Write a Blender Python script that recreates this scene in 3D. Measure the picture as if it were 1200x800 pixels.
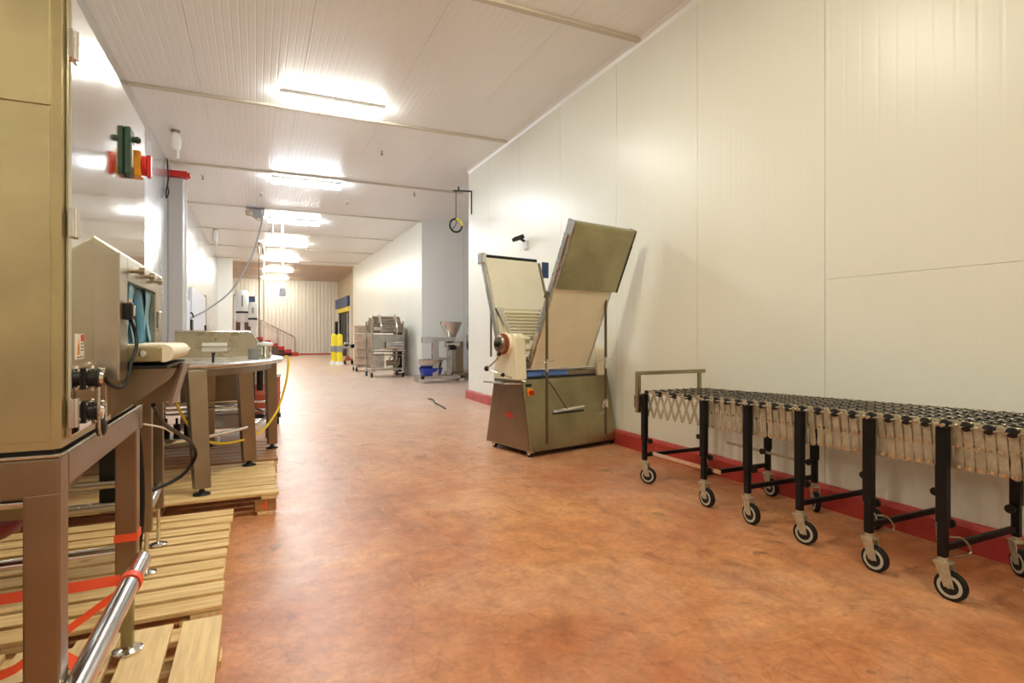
import bpy, bmesh, math, random
from mathutils import Vector, Matrix
random.seed(7)
R = math.radians
C = bpy.context.scene.collection
for o in list(bpy.data.objects): bpy.data.objects.remove(o)
scene = bpy.context.scene

# ------------------------------------------------------------------ camera, world, exposure
cam = bpy.data.cameras.new('camera'); cam.sensor_width = 36; cam.lens = 19.8
cam.shift_y = -0.0075; cam.clip_end = 200; cam.clip_start = 0.02
co = bpy.data.objects.new('camera', cam); C.objects.link(co)
co.location = (0, 0, 1.2); co.rotation_euler = (R(90), 0, R(-24.44)); scene.camera = co
w = bpy.data.worlds.new('world'); scene.world = w; w.use_nodes = True
w.node_tree.nodes['Background'].inputs[0].default_value = (1, .95, .86, 1)
w.node_tree.nodes['Background'].inputs[1].default_value = .3
scene.view_settings.view_transform = 'Standard'; scene.view_settings.look = 'None'
scene.view_settings.exposure = 1.66; scene.view_settings.gamma = 1
scene.view_settings.use_curve_mapping = False
LAMP = 26.0                                   # strength of every fluorescent diffuser
LAMPS = [(-4.95, (1, .95, .72), 1.0), (-.75, (1, .96, .74), 1.1), (3.45, (1, .97, .76), 1.1), (7.65, (.98, 1, .94), 1.0),
         (11.85, (.82, .92, 1), 1.7), (16.05, (.90, .97, 1), 1.4), (20.25, (.97, 1, .96), 1.25),
         (24.45, (1, .99, .90), 1.25), (28.65, (1, .98, .86), 1.4), (32.6, (1, .95, .80), 1.2)]
H = 4.24                                      # ceiling height

# ------------------------------------------------------------------ materials
def mat(name, col, rough=.5, metal=0., noise=0., nscale=6., nstretch=(1,1,1), bump=0., bscale=40., col2=None,
        emit=None, estr=0., trans=0., spec=.5, rvar=0., coat=0.):
    m = bpy.data.materials.new(name); m.use_nodes = True
    nt = m.node_tree; b = nt.nodes['Principled BSDF']
    b.inputs['Base Color'].default_value = (*col, 1); b.inputs['Roughness'].default_value = rough
    b.inputs['Metallic'].default_value = metal; b.inputs['Specular IOR Level'].default_value = spec
    if trans: b.inputs['Transmission Weight'].default_value = trans
    if coat: b.inputs['Coat Weight'].default_value = coat
    if emit: b.inputs['Emission Color'].default_value = (*emit, 1); b.inputs['Emission Strength'].default_value = estr
    if noise or bump or rvar:
        tc = nt.nodes.new('ShaderNodeTexCoord'); mp = nt.nodes.new('ShaderNodeMapping')
        mp.inputs['Scale'].default_value = nstretch; nt.links.new(tc.outputs['Object'], mp.inputs[0])
        n = nt.nodes.new('ShaderNodeTexNoise'); n.inputs['Scale'].default_value = nscale
        n.inputs['Detail'].default_value = 6; n.inputs['Roughness'].default_value = .6
        nt.links.new(mp.outputs[0], n.inputs['Vector'])
        if noise:
            r = nt.nodes.new('ShaderNodeValToRGB'); e = r.color_ramp.elements
            c2 = col2 or tuple(max(0, x * (1 - noise)) for x in col)
            e[0].position = .35; e[1].position = .65; e[0].color = (*c2, 1); e[1].color = (*col, 1)
            nt.links.new(n.outputs['Fac'], r.inputs[0]); nt.links.new(r.outputs[0], b.inputs['Base Color'])
        if rvar:
            mr = nt.nodes.new('ShaderNodeMapRange'); mr.inputs[1].default_value = .3; mr.inputs[2].default_value = .7
            mr.inputs[3].default_value = rough - rvar; mr.inputs[4].default_value = rough + rvar
            nt.links.new(n.outputs['Fac'], mr.inputs[0]); nt.links.new(mr.outputs[0], b.inputs['Roughness'])
        if bump:
            n2 = nt.nodes.new('ShaderNodeTexNoise'); n2.inputs['Scale'].default_value = bscale
            nt.links.new(mp.outputs[0], n2.inputs['Vector'])
            bp = nt.nodes.new('ShaderNodeBump'); bp.inputs['Strength'].default_value = bump; bp.inputs['Distance'].default_value = .01
            nt.links.new(n2.outputs['Fac'], bp.inputs['Height']); nt.links.new(bp.outputs[0], b.inputs['Normal'])
    return m

def ribbed(name, col, axis, pitch, rough, strength=.35, col2=None, noise_scale=1.1, dist=.004):
    """painted sandwich panel with shallow ribs running along the other axis"""
    m = bpy.data.materials.new(name); m.use_nodes = True
    nt = m.node_tree; b = nt.nodes['Principled BSDF']; L = nt.links.new
    tc = nt.nodes.new('ShaderNodeTexCoord'); sx = nt.nodes.new('ShaderNodeSeparateXYZ'); L(tc.outputs['Object'], sx.inputs[0])
    md = nt.nodes.new('ShaderNodeMath'); md.operation = 'PINGPONG'; md.inputs[1].default_value = pitch / 2
    L(sx.outputs[axis], md.inputs[0])
    mr = nt.nodes.new('ShaderNodeMapRange'); mr.interpolation_type = 'SMOOTHSTEP'
    mr.inputs[1].default_value = 0; mr.inputs[2].default_value = pitch * .16; L(md.outputs[0], mr.inputs[0])
    bp = nt.nodes.new('ShaderNodeBump'); bp.inputs['Strength'].default_value = strength; bp.inputs['Distance'].default_value = dist
    L(mr.outputs[0], bp.inputs['Height']); L(bp.outputs[0], b.inputs['Normal'])
    n = nt.nodes.new('ShaderNodeTexNoise'); n.inputs['Scale'].default_value = noise_scale; n.inputs['Detail'].default_value = 5
    L(tc.outputs['Object'], n.inputs['Vector'])
    r = nt.nodes.new('ShaderNodeValToRGB'); e = r.color_ramp.elements
    e[0].position = .3; e[1].position = .7; e[0].color = (*(col2 or col), 1); e[1].color = (*col, 1)
    L(n.outputs['Fac'], r.inputs[0]); L(r.outputs[0], b.inputs['Base Color'])
    b.inputs['Roughness'].default_value = rough
    return m

M = {}
M['wall'] = ribbed('painted_wall_panel', (.86, .86, .78), 1, .11, .33, .16, (.84, .84, .75))
M['wallx'] = ribbed('painted_wall_panel_cross', (.89, .90, .88), 0, .11, .33, .16, (.87, .88, .85))
M['ceil'] = ribbed('ceiling_panel_paint', (.89, .89, .88), 0, .075, .35, .45, (.87, .87, .86))
M['ceilfar'] = ribbed('tan_ceiling_panel', (.56, .41, .31), 0, .075, .4, .3, (.52, .38, .28))  # browner tone for the far stretch of ceiling
M['corr'] = ribbed('corrugated_cream_sheet', (.86, .84, .76), 0, .2, .4, 1.0, (.82, .79, .70), dist=.02)
M['corry'] = ribbed('corrugated_yellowed_sheet', (.62, .52, .33), 1, .2, .4, 1.0, (.58, .48, .30), dist=.02)
M['leftpanel'] = mat('glossy_grey_metal_panel', (.70, .71, .71), .24, .75, noise=.12, nscale=.8, rvar=.05)
M['seam'] = mat('dark_joint_sealant', (.22, .19, .14), .7)
M['batten'] = mat('painted_batten', (.62, .56, .46), .4)
M['curb'] = mat('red_floor_paint_curb', (.58, .06, .05), .35, noise=.3, nscale=5)
M['steel'] = mat('stainless_steel', (.60, .57, .52), .27, 1, noise=.1, nscale=3, rvar=.05)
M['door'] = mat('polished_stainless_door', (.74, .73, .68), .09, 1, noise=.08, nscale=3, rvar=.03, bump=.08, bscale=2.5)
M['steelb'] = mat('brown_toned_stainless', (.50, .45, .36), .30, 1, noise=.15, nscale=4, rvar=.06)
M['steeld'] = mat('dull_stainless_steel', (.34, .27, .19), .33, 1, noise=.15, nscale=5, rvar=.06)
M['olive'] = mat('worn_satin_stainless', (.42, .38, .23), .36, 1, noise=.3, nscale=2.5, rvar=.08)
M['chrome'] = mat('bright_metal', (.75, .74, .72), .15, 1)
M['zinc'] = mat('zinc_plated_bar', (.58, .52, .38), .42, .55, noise=.3, nscale=30)
M['zinc2'] = mat('zinc_plated_rivet', (.8, .75, .65), .22, 1)
M['black'] = mat('black_paint', (.006, .006, .007), .4, noise=.4, nscale=14, spec=.3)
M['rubber'] = mat('black_rubber', (.010, .009, .009), .6, spec=.3)
M['plblack'] = mat('black_plastic', (.010, .010, .010), .42, spec=.35)
M['tread'] = mat('light_grey_wheel_disc', (.50, .48, .40), .45)
M['cream'] = mat('cream_enamel', (.86, .79, .60), .4, noise=.05, nscale=3)
M['belt'] = mat('cream_felt_belt', (.92, .86, .66), .75, noise=.08, nscale=3)
M['belt2'] = mat('pale_felt_belt', (.90, .86, .72), .7, noise=.06, nscale=3)
M['blue'] = mat('blue_belt', (.10, .22, .62), .5)
M['navy'] = mat('navy_plastic', (.02, .06, .17), .5)
M['tub'] = mat('blue_plastic_tub', (.02, .05, .50), .35)
M['curt'] = mat('blue_strip_curtain', (.07, .26, .42), .35, noise=.3, nscale=20, nstretch=(1, 1, .1))
M['curt2'] = mat('pale_blue_strip_curtain', (.30, .52, .68), .35, noise=.2, nscale=20, nstretch=(1, 1, .1))
M['red'] = mat('red_plastic', (.62, .02, .015), .35)
M['redsack'] = mat('dark_red_vinyl', (.20, .012, .02), .4, noise=.3, nscale=9)
M['step'] = mat('red_step_paint', (.50, .03, .02), .45)
M['yellow'] = mat('yellow_plastic', (.85, .58, .02), .4)
M['byellow'] = mat('yellow_bollard_sleeve', (.90, .74, .02), .4)
M['orange'] = mat('orange_plastic', (.85, .35, .02), .4)
M['strap'] = mat('orange_red_strap', (.95, .10, .03), .45)
M['green'] = mat('dark_green_plastic', (.015, .055, .03), .4)
M['white'] = mat('white_plastic', (.82, .81, .78), .35)
M['bwhite'] = mat('blue_white_door_skin', (.72, .75, .84), .35)
M['print'] = mat('dark_print', (.05, .05, .06), .6)
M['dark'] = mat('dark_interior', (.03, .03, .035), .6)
M['brown'] = mat('brown_door', (.10, .045, .025), .5)
M['terra'] = mat('red_primer', (.45, .10, .05), .5)
M['hose'] = mat('yellow_air_hose', (.85, .62, .03), .4)
M['woodx'] = mat('pine_boards_grain_x', (.90, .66, .34), .6, noise=.25, nscale=5, nstretch=(.6, 9, 9), col2=(.60, .37, .15))
M['woody'] = mat('pine_boards_grain_y', (.90, .68, .37), .6, noise=.25, nscale=5, nstretch=(9, .6, 9), col2=(.72, .50, .26))
M['wooddk'] = mat('weathered_orange_wood', (.46, .23, .09), .65, noise=.3, nscale=5, nstretch=(.6, 9, 9))
M['darkm'] = mat('dark_bronzed_metal', (.16, .13, .08), .35, .9)
M['grey'] = mat('grey_plastic', (.30, .30, .31), .5)
M['pilgrey'] = mat('pale_grey_paint', (.50, .48, .48), .45)
M['tanv'] = mat('tan_plastic_crate', (.50, .36, .26), .5, noise=.2)

def floor_mat():
    m = bpy.data.materials.new('terracotta_resin_floor'); m.use_nodes = True
    nt = m.node_tree; b = nt.nodes['Principled BSDF']; L = nt.links.new
    tc = nt.nodes.new('ShaderNodeTexCoord')
    def noise(scale, det=6, st=(1,1,1), dist=0):
        mp = nt.nodes.new('ShaderNodeMapping'); mp.inputs['Scale'].default_value = st; L(tc.outputs['Object'], mp.inputs[0])
        n = nt.nodes.new('ShaderNodeTexNoise'); n.inputs['Scale'].default_value = scale; n.inputs['Detail'].default_value = det
        n.inputs['Roughness'].default_value = .62; n.inputs['Distortion'].default_value = dist
        L(mp.outputs[0], n.inputs['Vector']); return n.outputs['Fac']
    def ramp(f, p0, c0, p1, c1):
        r = nt.nodes.new('ShaderNodeValToRGB'); e = r.color_ramp.elements
        e[0].position = p0; e[1].position = p1; e[0].color = (*c0, 1); e[1].color = (*c1, 1); L(f, r.inputs[0]); return r.outputs[0]
    def mix(f, a, b_, mode='MIX'):
        x = nt.nodes.new('ShaderNodeMix'); x.data_type = 'RGBA'; x.blend_type = mode
        if isinstance(f, float): x.inputs[0].default_value = f
        else: L(f, x.inputs[0])
        L(a, x.inputs[6]); L(b_, x.inputs[7]); return x.outputs[2]
    base = ramp(noise(.9, 8, dist=.4), .32, (.50, .165, .062), .68, (.76, .37, .165))
    fine = ramp(noise(9, 10), .3, (.74, .68, .63), .7, (1.08, 1.06, 1.03))
    c = mix(1.0, base, fine, 'MULTIPLY')
    scuff = ramp(noise(2.2, 9, (1.0, .35, 1), 1.5), .50, (1, 1, 1), .66, (.60, .54, .50))
    c = mix(.6, c, scuff, 'MULTIPLY')
    scratch = ramp(noise(16, 3, (1.3, .10, 1), .3), .67, (0, 0, 0), .72, (.16, .14, .12))
    c = mix(.5, c, scratch, 'ADD')
    spot = ramp(noise(2.3, 3, dist=.4), .665, (1, 1, 1), .69, (.42, .40, .36))
    c = mix(.7, c, spot, 'MULTIPLY')
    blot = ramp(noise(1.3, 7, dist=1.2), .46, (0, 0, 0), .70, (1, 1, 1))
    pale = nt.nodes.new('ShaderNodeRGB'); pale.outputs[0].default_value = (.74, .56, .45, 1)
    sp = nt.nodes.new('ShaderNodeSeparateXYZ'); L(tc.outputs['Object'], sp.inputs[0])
    far_sheen = nt.nodes.new('ShaderNodeMapRange'); far_sheen.interpolation_type = 'SMOOTHSTEP'  # floor reflection painted in: colour pales with distance down the hall
    far_sheen.inputs[1].default_value = 2.5; far_sheen.inputs[2].default_value = 12; far_sheen.inputs[3].default_value = .0; far_sheen.inputs[4].default_value = .85
    L(sp.outputs[1], far_sheen.inputs[0])
    mm = nt.nodes.new('ShaderNodeMath'); mm.operation = 'MULTIPLY_ADD'; L(blot, mm.inputs[0]); mm.inputs[1].default_value = .22; L(far_sheen.outputs[0], mm.inputs[2])
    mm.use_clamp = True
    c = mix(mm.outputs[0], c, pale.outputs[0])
    grit = ramp(noise(34, 8), .34, (.70, .66, .62), .60, (1.05, 1.05, 1.04))
    c = mix(.5, c, grit, 'MULTIPLY')
    vein = ramp(noise(1.1, 4, (1, .8, 1), 3.5), .485, (1, 1, 1), .50, (.66, .60, .56))
    vein2 = ramp(noise(1.1, 4, (1, .8, 1), 3.5), .50, (.66, .60, .56), .515, (1, 1, 1))
    c = mix(.45, c, mix(1.0, vein, vein2, 'LIGHTEN'), 'MULTIPLY')
    dirt = ramp(noise(3.4, 10, (1, .6, 1), 2.2), .56, (1, 1, 1), .72, (.55, .46, .40))
    c = mix(.75, c, dirt, 'MULTIPLY')
    L(c, b.inputs['Base Color'])
    rr = nt.nodes.new('ShaderNodeMapRange'); rr.inputs[3].default_value = .28; rr.inputs[4].default_value = .5
    L(noise(3, 6), rr.inputs[0]); L(rr.outputs[0], b.inputs['Roughness'])
    bp = nt.nodes.new('ShaderNodeBump'); bp.inputs['Strength'].default_value = .15; bp.inputs['Distance'].default_value = .01
    L(noise(22, 6), bp.inputs['Height']); L(bp.outputs[0], b.inputs['Normal'])
    return m
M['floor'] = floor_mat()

def emis(name, col, s):
    m = bpy.data.materials.new(name); m.use_nodes = True; nt = m.node_tree; nt.nodes.clear()
    e = nt.nodes.new('ShaderNodeEmission'); e.inputs[0].default_value = (*col, 1); e.inputs[1].default_value = s
    o = nt.nodes.new('ShaderNodeOutputMaterial'); nt.links.new(e.outputs[0], o.inputs[0]); return m

# ------------------------------------------------------------------ helpers
class MB:
    """collects shapes into one mesh; off is subtracted so parts can be given in room coordinates"""
    def __init__(s, off=(0, 0, 0)): s.bm = bmesh.new(); s.off = Vector(off)
    def _x(s, vs, mtx): bmesh.ops.transform(s.bm, matrix=mtx, verts=vs)
    def box(s, x0, x1, y0, y1, z0, z1, rot=None):
        r = bmesh.ops.create_cube(s.bm, size=1)['verts']
        c = Vector(((x0+x1)/2, (y0+y1)/2, (z0+z1)/2)) - s.off
        m = Matrix.Translation(c) @ (rot.to_4x4() if rot else Matrix()) @ Matrix.Diagonal((abs(x1-x0), abs(y1-y0), abs(z1-z0), 1))
        s._x(r, m); return s
    def cyl(s, p0, p1, r, r2=None, seg=16, cap=True):
        p0 = Vector(p0) - s.off; p1 = Vector(p1) - s.off; d = p1 - p0
        v = bmesh.ops.create_cone(s.bm, cap_ends=cap, segments=seg, radius1=r, radius2=r if r2 is None else r2, depth=d.length)['verts']
        s._x(v, Matrix.Translation((p0+p1)/2) @ d.to_track_quat('Z', 'Y').to_matrix().to_4x4()); return s
    def bar(s, p0, p1, w, t, up=(0, 0, 1)):
        """rectangular bar p0-p1, width w along side, thickness t along up"""
        p0 = Vector(p0) - s.off; p1 = Vector(p1) - s.off; d = (p1 - p0); z = d.normalized()
        u = Vector(up); x = u.cross(z)
        if x.length < 1e-4: x = Vector((1, 0, 0)).cross(z)
        x.normalize(); y = z.cross(x)
        m = Matrix((x, y, z)).transposed().to_4x4()
        v = bmesh.ops.create_cube(s.bm, size=1)['verts']
        s._x(v, Matrix.Translation((p0+p1)/2) @ m @ Matrix.Diagonal((w, t, d.length, 1))); return s
    def tube(s, pts, r, seg=10, closed=False):
        pts = [Vector(p) - s.off for p in pts]; n = len(pts); rings = []; px = None
        for i, p in enumerate(pts):
            a = pts[(i-1) % n] if (closed or i) else p; b = pts[(i+1) % n] if (closed or i < n-1) else p
            t = (b - a).normalized()
            if px is None:
                px = t.orthogonal().normalized()
            px = (px - t * px.dot(t)).normalized(); py = t.cross(px)
            rings.append([s.bm.verts.new(p + px*math.cos(k*2*math.pi/seg)*r + py*math.sin(k*2*math.pi/seg)*r) for k in range(seg)])
        for i in range(n if closed else n-1):
            a, b = rings[i], rings[(i+1) % n]
            for k in range(seg): s.bm.faces.new((a[k], a[(k+1) % seg], b[(k+1) % seg], b[k]))
        if not closed: s.bm.faces.new(rings[0][::-1]); s.bm.faces.new(rings[-1])
        return s
    def prism(s, poly, axis, a, b):
        """polygon in the two other axes (cyclic order) extruded along axis from a to b"""
        def P(u, v, t):
            q = {'x': (t, u, v), 'y': (u, t, v), 'z': (u, v, t)}[axis]; return Vector(q) - s.off
        A = [s.bm.verts.new(P(u, v, a)) for u, v in poly]; B = [s.bm.verts.new(P(u, v, b)) for u, v in poly]
        n = len(poly)
        s.bm.faces.new(A[::-1]); s.bm.faces.new(B)
        for i in range(n): s.bm.faces.new((A[i], A[(i+1) % n], B[(i+1) % n], B[i]))
        return s
    def hexa(s, b4, t4):
        """box from 4 bottom and 4 top corners"""
        A = [s.bm.verts.new(Vector(p) - s.off) for p in b4]; B = [s.bm.verts.new(Vector(p) - s.off) for p in t4]
        s.bm.faces.new(A[::-1]); s.bm.faces.new(B)
        for i in range(4): s.bm.faces.new((A[i], A[(i+1) % 4], B[(i+1) % 4], B[i]))
        return s
    def lathe(s, prof, c, axis='z', seg=24):
        c = Vector(c) - s.off; rings = []
        for r, h in prof:
            ring = []
            for k in range(seg):
                a = k*2*math.pi/seg; u, v = r*math.cos(a), r*math.sin(a)
                q = {'z': (u, v, h), 'x': (h, u, v), 'y': (u, h, v)}[axis]; ring.append(s.bm.verts.new(c + Vector(q)))
            rings.append(ring)
        for a, b in zip(rings, rings[1:]):
            for k in range(seg): s.bm.faces.new((a[k], a[(k+1) % seg], b[(k+1) % seg], b[k]))
        s.bm.faces.new(rings[0][::-1]); s.bm.faces.new(rings[-1]); return s
    def ball(s, c, r, sc=(1, 1, 1), u=16, v=10):
        vs = bmesh.ops.create_uvsphere(s.bm, u_segments=u, v_segments=v, radius=r)['verts']
        s._x(vs, Matrix.Translation(Vector(c) - s.off) @ Matrix.Diagonal((*sc, 1))); return s
    def ribbon(s, pts, wvec, t=.0015):
        w_ = Vector(wvec)/2; prev = None
        for i in range(len(pts)-1):
            a = Vector(pts[i]) - s.off; b = Vector(pts[i+1]) - s.off; n = (b-a).cross(w_).normalized()*t
            s_off = s.off; s.off = Vector((0, 0, 0))
            s.hexa([a-w_-n, a+w_-n, b+w_-n, b-w_-n], [a-w_+n, a+w_+n, b+w_+n, b-w_+n]); s.off = s_off
        return s
    def build(s, name, m, parent=None, bevel=0., smooth=False):
        bmesh.ops.recalc_face_normals(s.bm, faces=s.bm.faces)
        me = bpy.data.meshes.new(name); s.bm.to_mesh(me); s.bm.free()
        me.materials.append(M[m] if isinstance(m, str) else m)
        o = bpy.data.objects.new(name, me); C.objects.link(o)
        if parent: o.parent = parent
        if smooth:
            for p in me.polygons: p.use_smooth = True
            try: me.set_sharp_from_angle(angle=R(40))
            except Exception: pass
        if bevel:
            b = o.modifiers.new('bevel', 'BEVEL'); b.width = bevel; b.segments = 2; b.limit_method = 'ANGLE'
            b.harden_normals = False
        return o

def tag(o, label, cat, group=None, kind=None):
    o['label'] = label; o['category'] = cat
    if group: o['group'] = group
    if kind: o['kind'] = kind
    return o
def thing(name, label, cat, loc=(0, 0, 0), rz=0., group=None):
    o = bpy.data.objects.new(name, None); C.objects.link(o); o.location = loc; o.rotation_euler = (0, 0, rz)
    o.empty_display_size = .1
    return tag(o, label, cat, group)
def struct(name, mb, m, label=None, cat=None, bevel=0.):
    o = mb.build(name, m, None, bevel); o['kind'] = 'structure'
    o['label'] = label or name.replace('_', ' '); o['category'] = cat or name.split('_')[0]
    return o
def kids(o): return [c for c in bpy.data.objects if c.parent == o]
def dup(o, loc=None, label=None, rz=None, parent=None):
    ch = kids(o); c = o.copy(); C.objects.link(c)
    if parent: c.parent = parent
    if loc is not None: c.location = loc
    if rz is not None: c.rotation_euler = (0, 0, rz)
    if label: c['label'] = label
    for k in ch: dup(k, parent=c)
    return c
def bez(p, n=24):
    """smooth path through points (Catmull-Rom)"""
    p = [Vector(q) for q in p]; q = [2*p[0]-p[1]] + p + [2*p[-1]-p[-2]]; out = []
    for i in range(1, len(q)-2):
        for k in range(n):
            t = k/n; a, b, c, d = q[i-1:i+3]
            out.append(.5*((2*b) + (c-a)*t + (2*a-5*b+4*c-d)*t*t + (3*b-a-3*c+d)*t**3))
    out.append(p[-1]); return out

# ------------------------------------------------------------------ setting
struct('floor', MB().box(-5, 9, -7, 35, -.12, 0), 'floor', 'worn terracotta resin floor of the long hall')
XJ = [-.62, .50, 1.62, 2.74]
def panels(axis_joints, lo, hi): 
    e = [lo] + [j for j in axis_joints if lo < j < hi] + [hi]; return list(zip(e, e[1:]))
g = .004
mb = MB()
for a, b in panels([-2.86, -1.74] + XJ + [3.86, 4.98, 6.1], -5, 9): mb.box(a+.0018, b-.0018, -7, 26.2, H, H+.1)
struct('ceiling', mb, 'ceil', 'off-white ribbed panel ceiling')
struct('ceiling_backing', MB().box(-5, 9, -7, 35, H+.1, H+.16), 'seam', 'dark joint backing above the ceiling panels', 'ceiling')
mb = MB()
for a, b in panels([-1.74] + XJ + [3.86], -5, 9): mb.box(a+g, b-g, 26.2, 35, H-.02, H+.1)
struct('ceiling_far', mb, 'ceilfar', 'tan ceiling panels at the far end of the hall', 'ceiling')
for i, y in enumerate([-5.36, -1.99, 1.38, 4.75, 8.12, 11.49, 14.86, 18.23, 21.6, 24.97, 28.34, 31.7]):
    x1 = 3.60 if y < 9.9 else 4.05
    struct('trim_%d' % (i+1), MB().box(-1.42, x1, y-.035, y+.035, H-.03, H), 'batten', 'cross batten %s along the ceiling' % ('first second third fourth fifth sixth seventh eighth ninth tenth eleventh twelfth'.split()[i]), 'trim', .008)
# near right wall: panels 1.252 m wide with open joints
W0 = 3.62; js = [9.93 - .0]
pan = 1.252; j0 = 3.93
js = [j0 + pan*k for k in range(-9, 5)]
mb = MB()
for a, b in panels(js, -7, 9.93):
    if b <= 2.8 and b > 1.5:       # the panel with the horizontal splice
        mb.box(W0, W0+.1, a+.002, b-.002, 0, 1.578).box(W0, W0+.1, a+.002, b-.002, 1.58, H)
    else: mb.box(W0, W0+.1, a+.002, b-.002, 0, H)
struct('wall_right', mb, 'wall', 'cream painted insulated panel wall on the right')
struct('wall_right_backing', MB().box(W0+.1, W0+.16, -7, 9.93, 0, H), 'seam', 'dark backing behind the right wall joints', 'wall')
struct('trim_cornice', MB().prism([(W0, H), (W0-.05, H), (W0-.015, H-.02), (W0, H-.06)], 'y', -7, 9.93), 'ceil', 'pale corner strip where the right wall meets the ceiling', 'trim')
struct('wall_return', MB().box(W0+.16, 8.6, 9.83, 9.93, 0, H), 'wallx', 'return wall of the recess beyond the right wall', 'wall')
struct('baseboard_right', MB().prism([(W0, 0), (W0-.06, 0), (W0-.055, .13), (W0-.03, .15), (W0, .155)], 'y', -7, 9.95), 'curb', 'red painted curb along the right wall')
# recess and far right walls
mb = MB()
for k in range(4): mb.box(4.05+1.2*k+g, 4.05+1.2*(k+1)-g, 14.78, 14.9, 0, H)
struct('wall_recess', mb, 'wallx', 'white panel wall at the back of the recess', 'wall')
struct('wall_recess_side', MB().box(8.7, 8.8, 9.8, 14.9, 0, H), 'wall', 'far side wall of the recess', 'wall')
mb = MB()
for k in range(9): mb.box(4.05, 4.15, 14.9+1.29*k+g, 14.9+1.29*(k+1)-g, 0, H)
struct('wall_right_far', mb, 'wall', 'cream panel wall beyond the recess', 'wall')
struct('baseboard_recess', MB().box(4.1, 8.6, 14.75, 14.78, 0, .05), 'seam', 'dark skirting line of the recess wall', 'baseboard')
struct('wall_dock', MB().box(4.3, 4.42, 26.4, 29.0, 0, H).box(4.3, 4.42, 29.0, 33.2, 3.05, H).box(4.3, 4.42, 33.2, 35, 0, H), 'corry', 'yellowed corrugated wall around the dock door', 'wall')
struct('wall_dock_return', MB().box(4.15, 4.6, 26.38, 26.5, 0, H), 'corry', 'short return beside the dock wall', 'wall')
struct('trim_dock_column', MB().box(4.05, 4.3, 26.6, 26.9, 0, H), 'corry', 'yellowed column before the dock door', 'trim')
# far wall, with the doorway at the stair head
mb = MB().box(-5, -1.0, 34, 34.12, 0, H).box(-.05, 4.3, 34, 34.12, 0, H).box(-1.0, -.05, 34, 34.12, 0, 1.02).box(-1.0, -.05, 34, 34.12, 3.25, H)
struct('wall_end', mb, 'corr', 'cream corrugated end wall')
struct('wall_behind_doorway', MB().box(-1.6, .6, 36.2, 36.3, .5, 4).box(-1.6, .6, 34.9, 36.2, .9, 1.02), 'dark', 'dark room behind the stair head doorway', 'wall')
struct('baseboard_end', MB().box(-1, 4.3, 33.97, 34, 0, .08), 'curb', 'red line at the foot of the end wall', 'baseboard')
# left walls
mb = MB()
for a, b in panels([k*1.25-7+.4 for k in range(1, 27)], -7, 25.6): mb.box(-1.52, -1.42, a+g, b-g, 0, H)
struct('wall_left', mb, 'leftpanel', 'pale panel wall on the left')
struct('wall_left_backing', MB().box(-1.6, -1.52, -7, 25.6, 0, H), 'seam', 'backing of the left wall', 'wall')
struct('wall_left_stub', MB().box(-1.6, -.88, 25.6, 25.8, 0, H), 'wallx', 'stub wall projecting from the left before the stairs', 'wall')
struct('wall_left_far', MB().box(-4.2, -4.1, 25.8, 34, 0, H), 'wall', 'left wall beside the stairs', 'wall')
struct('wall_behind_camera', MB().box(-5, 9, -7.1, -7, 0, H), 'wallx', 'wall behind the camera position', 'wall')
struct('trim_left_pilaster', MB().box(-1.42, -1.19, 11.6, 11.9, 0, 3.98), 'pilgrey', 'grey pilaster standing against the left wall', 'trim', .01)
struct('trim_left_conduit', MB().box(-1.42, -1.16, 11.9, 11.94, 0, 3.98), 'white', 'white edge strip of the pilaster', 'trim')
struct('baseboard_left', MB().box(-1.42, -1.38, -7, 25.6, 0, .15), 'curb', 'red curb along the left wall')

# ------------------------------------------------------------------ tunnel machine, left foreground
T = (-.8, 1.86, .144)
M['cabsteel'] = mat('golden_satin_stainless', (.60, .52, .31), .38, 1, noise=.22, nscale=4, rvar=.06)
tm = thing('tunnel_machine', 'large stainless steel tunnel cabinet on square legs, nearest machine on the left', 'machine', T)
mb = MB(T); mb.prism([(-1.3, 1.41), (-.372, 1.41), (-.36, 1.422), (-.36, 2.32), (-1.3, 2.32)], 'z', .968, 1.93)
mb.build('cabinet', 'cabsteel', tm)
MB(T).box(-1.3, -.375, 1.407, 1.41, .985, 1.655).box(-1.3, -.375, 1.407, 1.41, 1.657, 1.93).build('front_panel', 'cabsteel', tm, .001)
MB(T).box(-1.29, -.375, 1.43, 2.30, .95, .968).build('underside_shade', 'dark', tm)  # dark strip standing in for the shade in the gap under the cabinet
door = MB(T).box(-.36, -.350, 1.445, 2.30, .985, 1.915).build('cabinet_door', 'door', tm, .004)
door['label'] = 'polished door reflecting the lamps'
for z in (1.80, 1.43, 1.035):
    hg = MB(T)
    hg.box(-.352, -.343, 1.432, 1.462, z-.03, z+.03).cyl((-.342, 1.447, z-.03), (-.342, 1.447, z+.03), .006, seg=10)
    hg.box(-.352, -.346, 1.462, 1.485, z-.028, z+.028)
    for dz in (-.018, .018): hg.cyl((-.347, 1.475, z+dz), (-.341, 1.475, z+dz), .004, seg=8)
    hg.build('hinge', 'chrome', door, .001)
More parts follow.
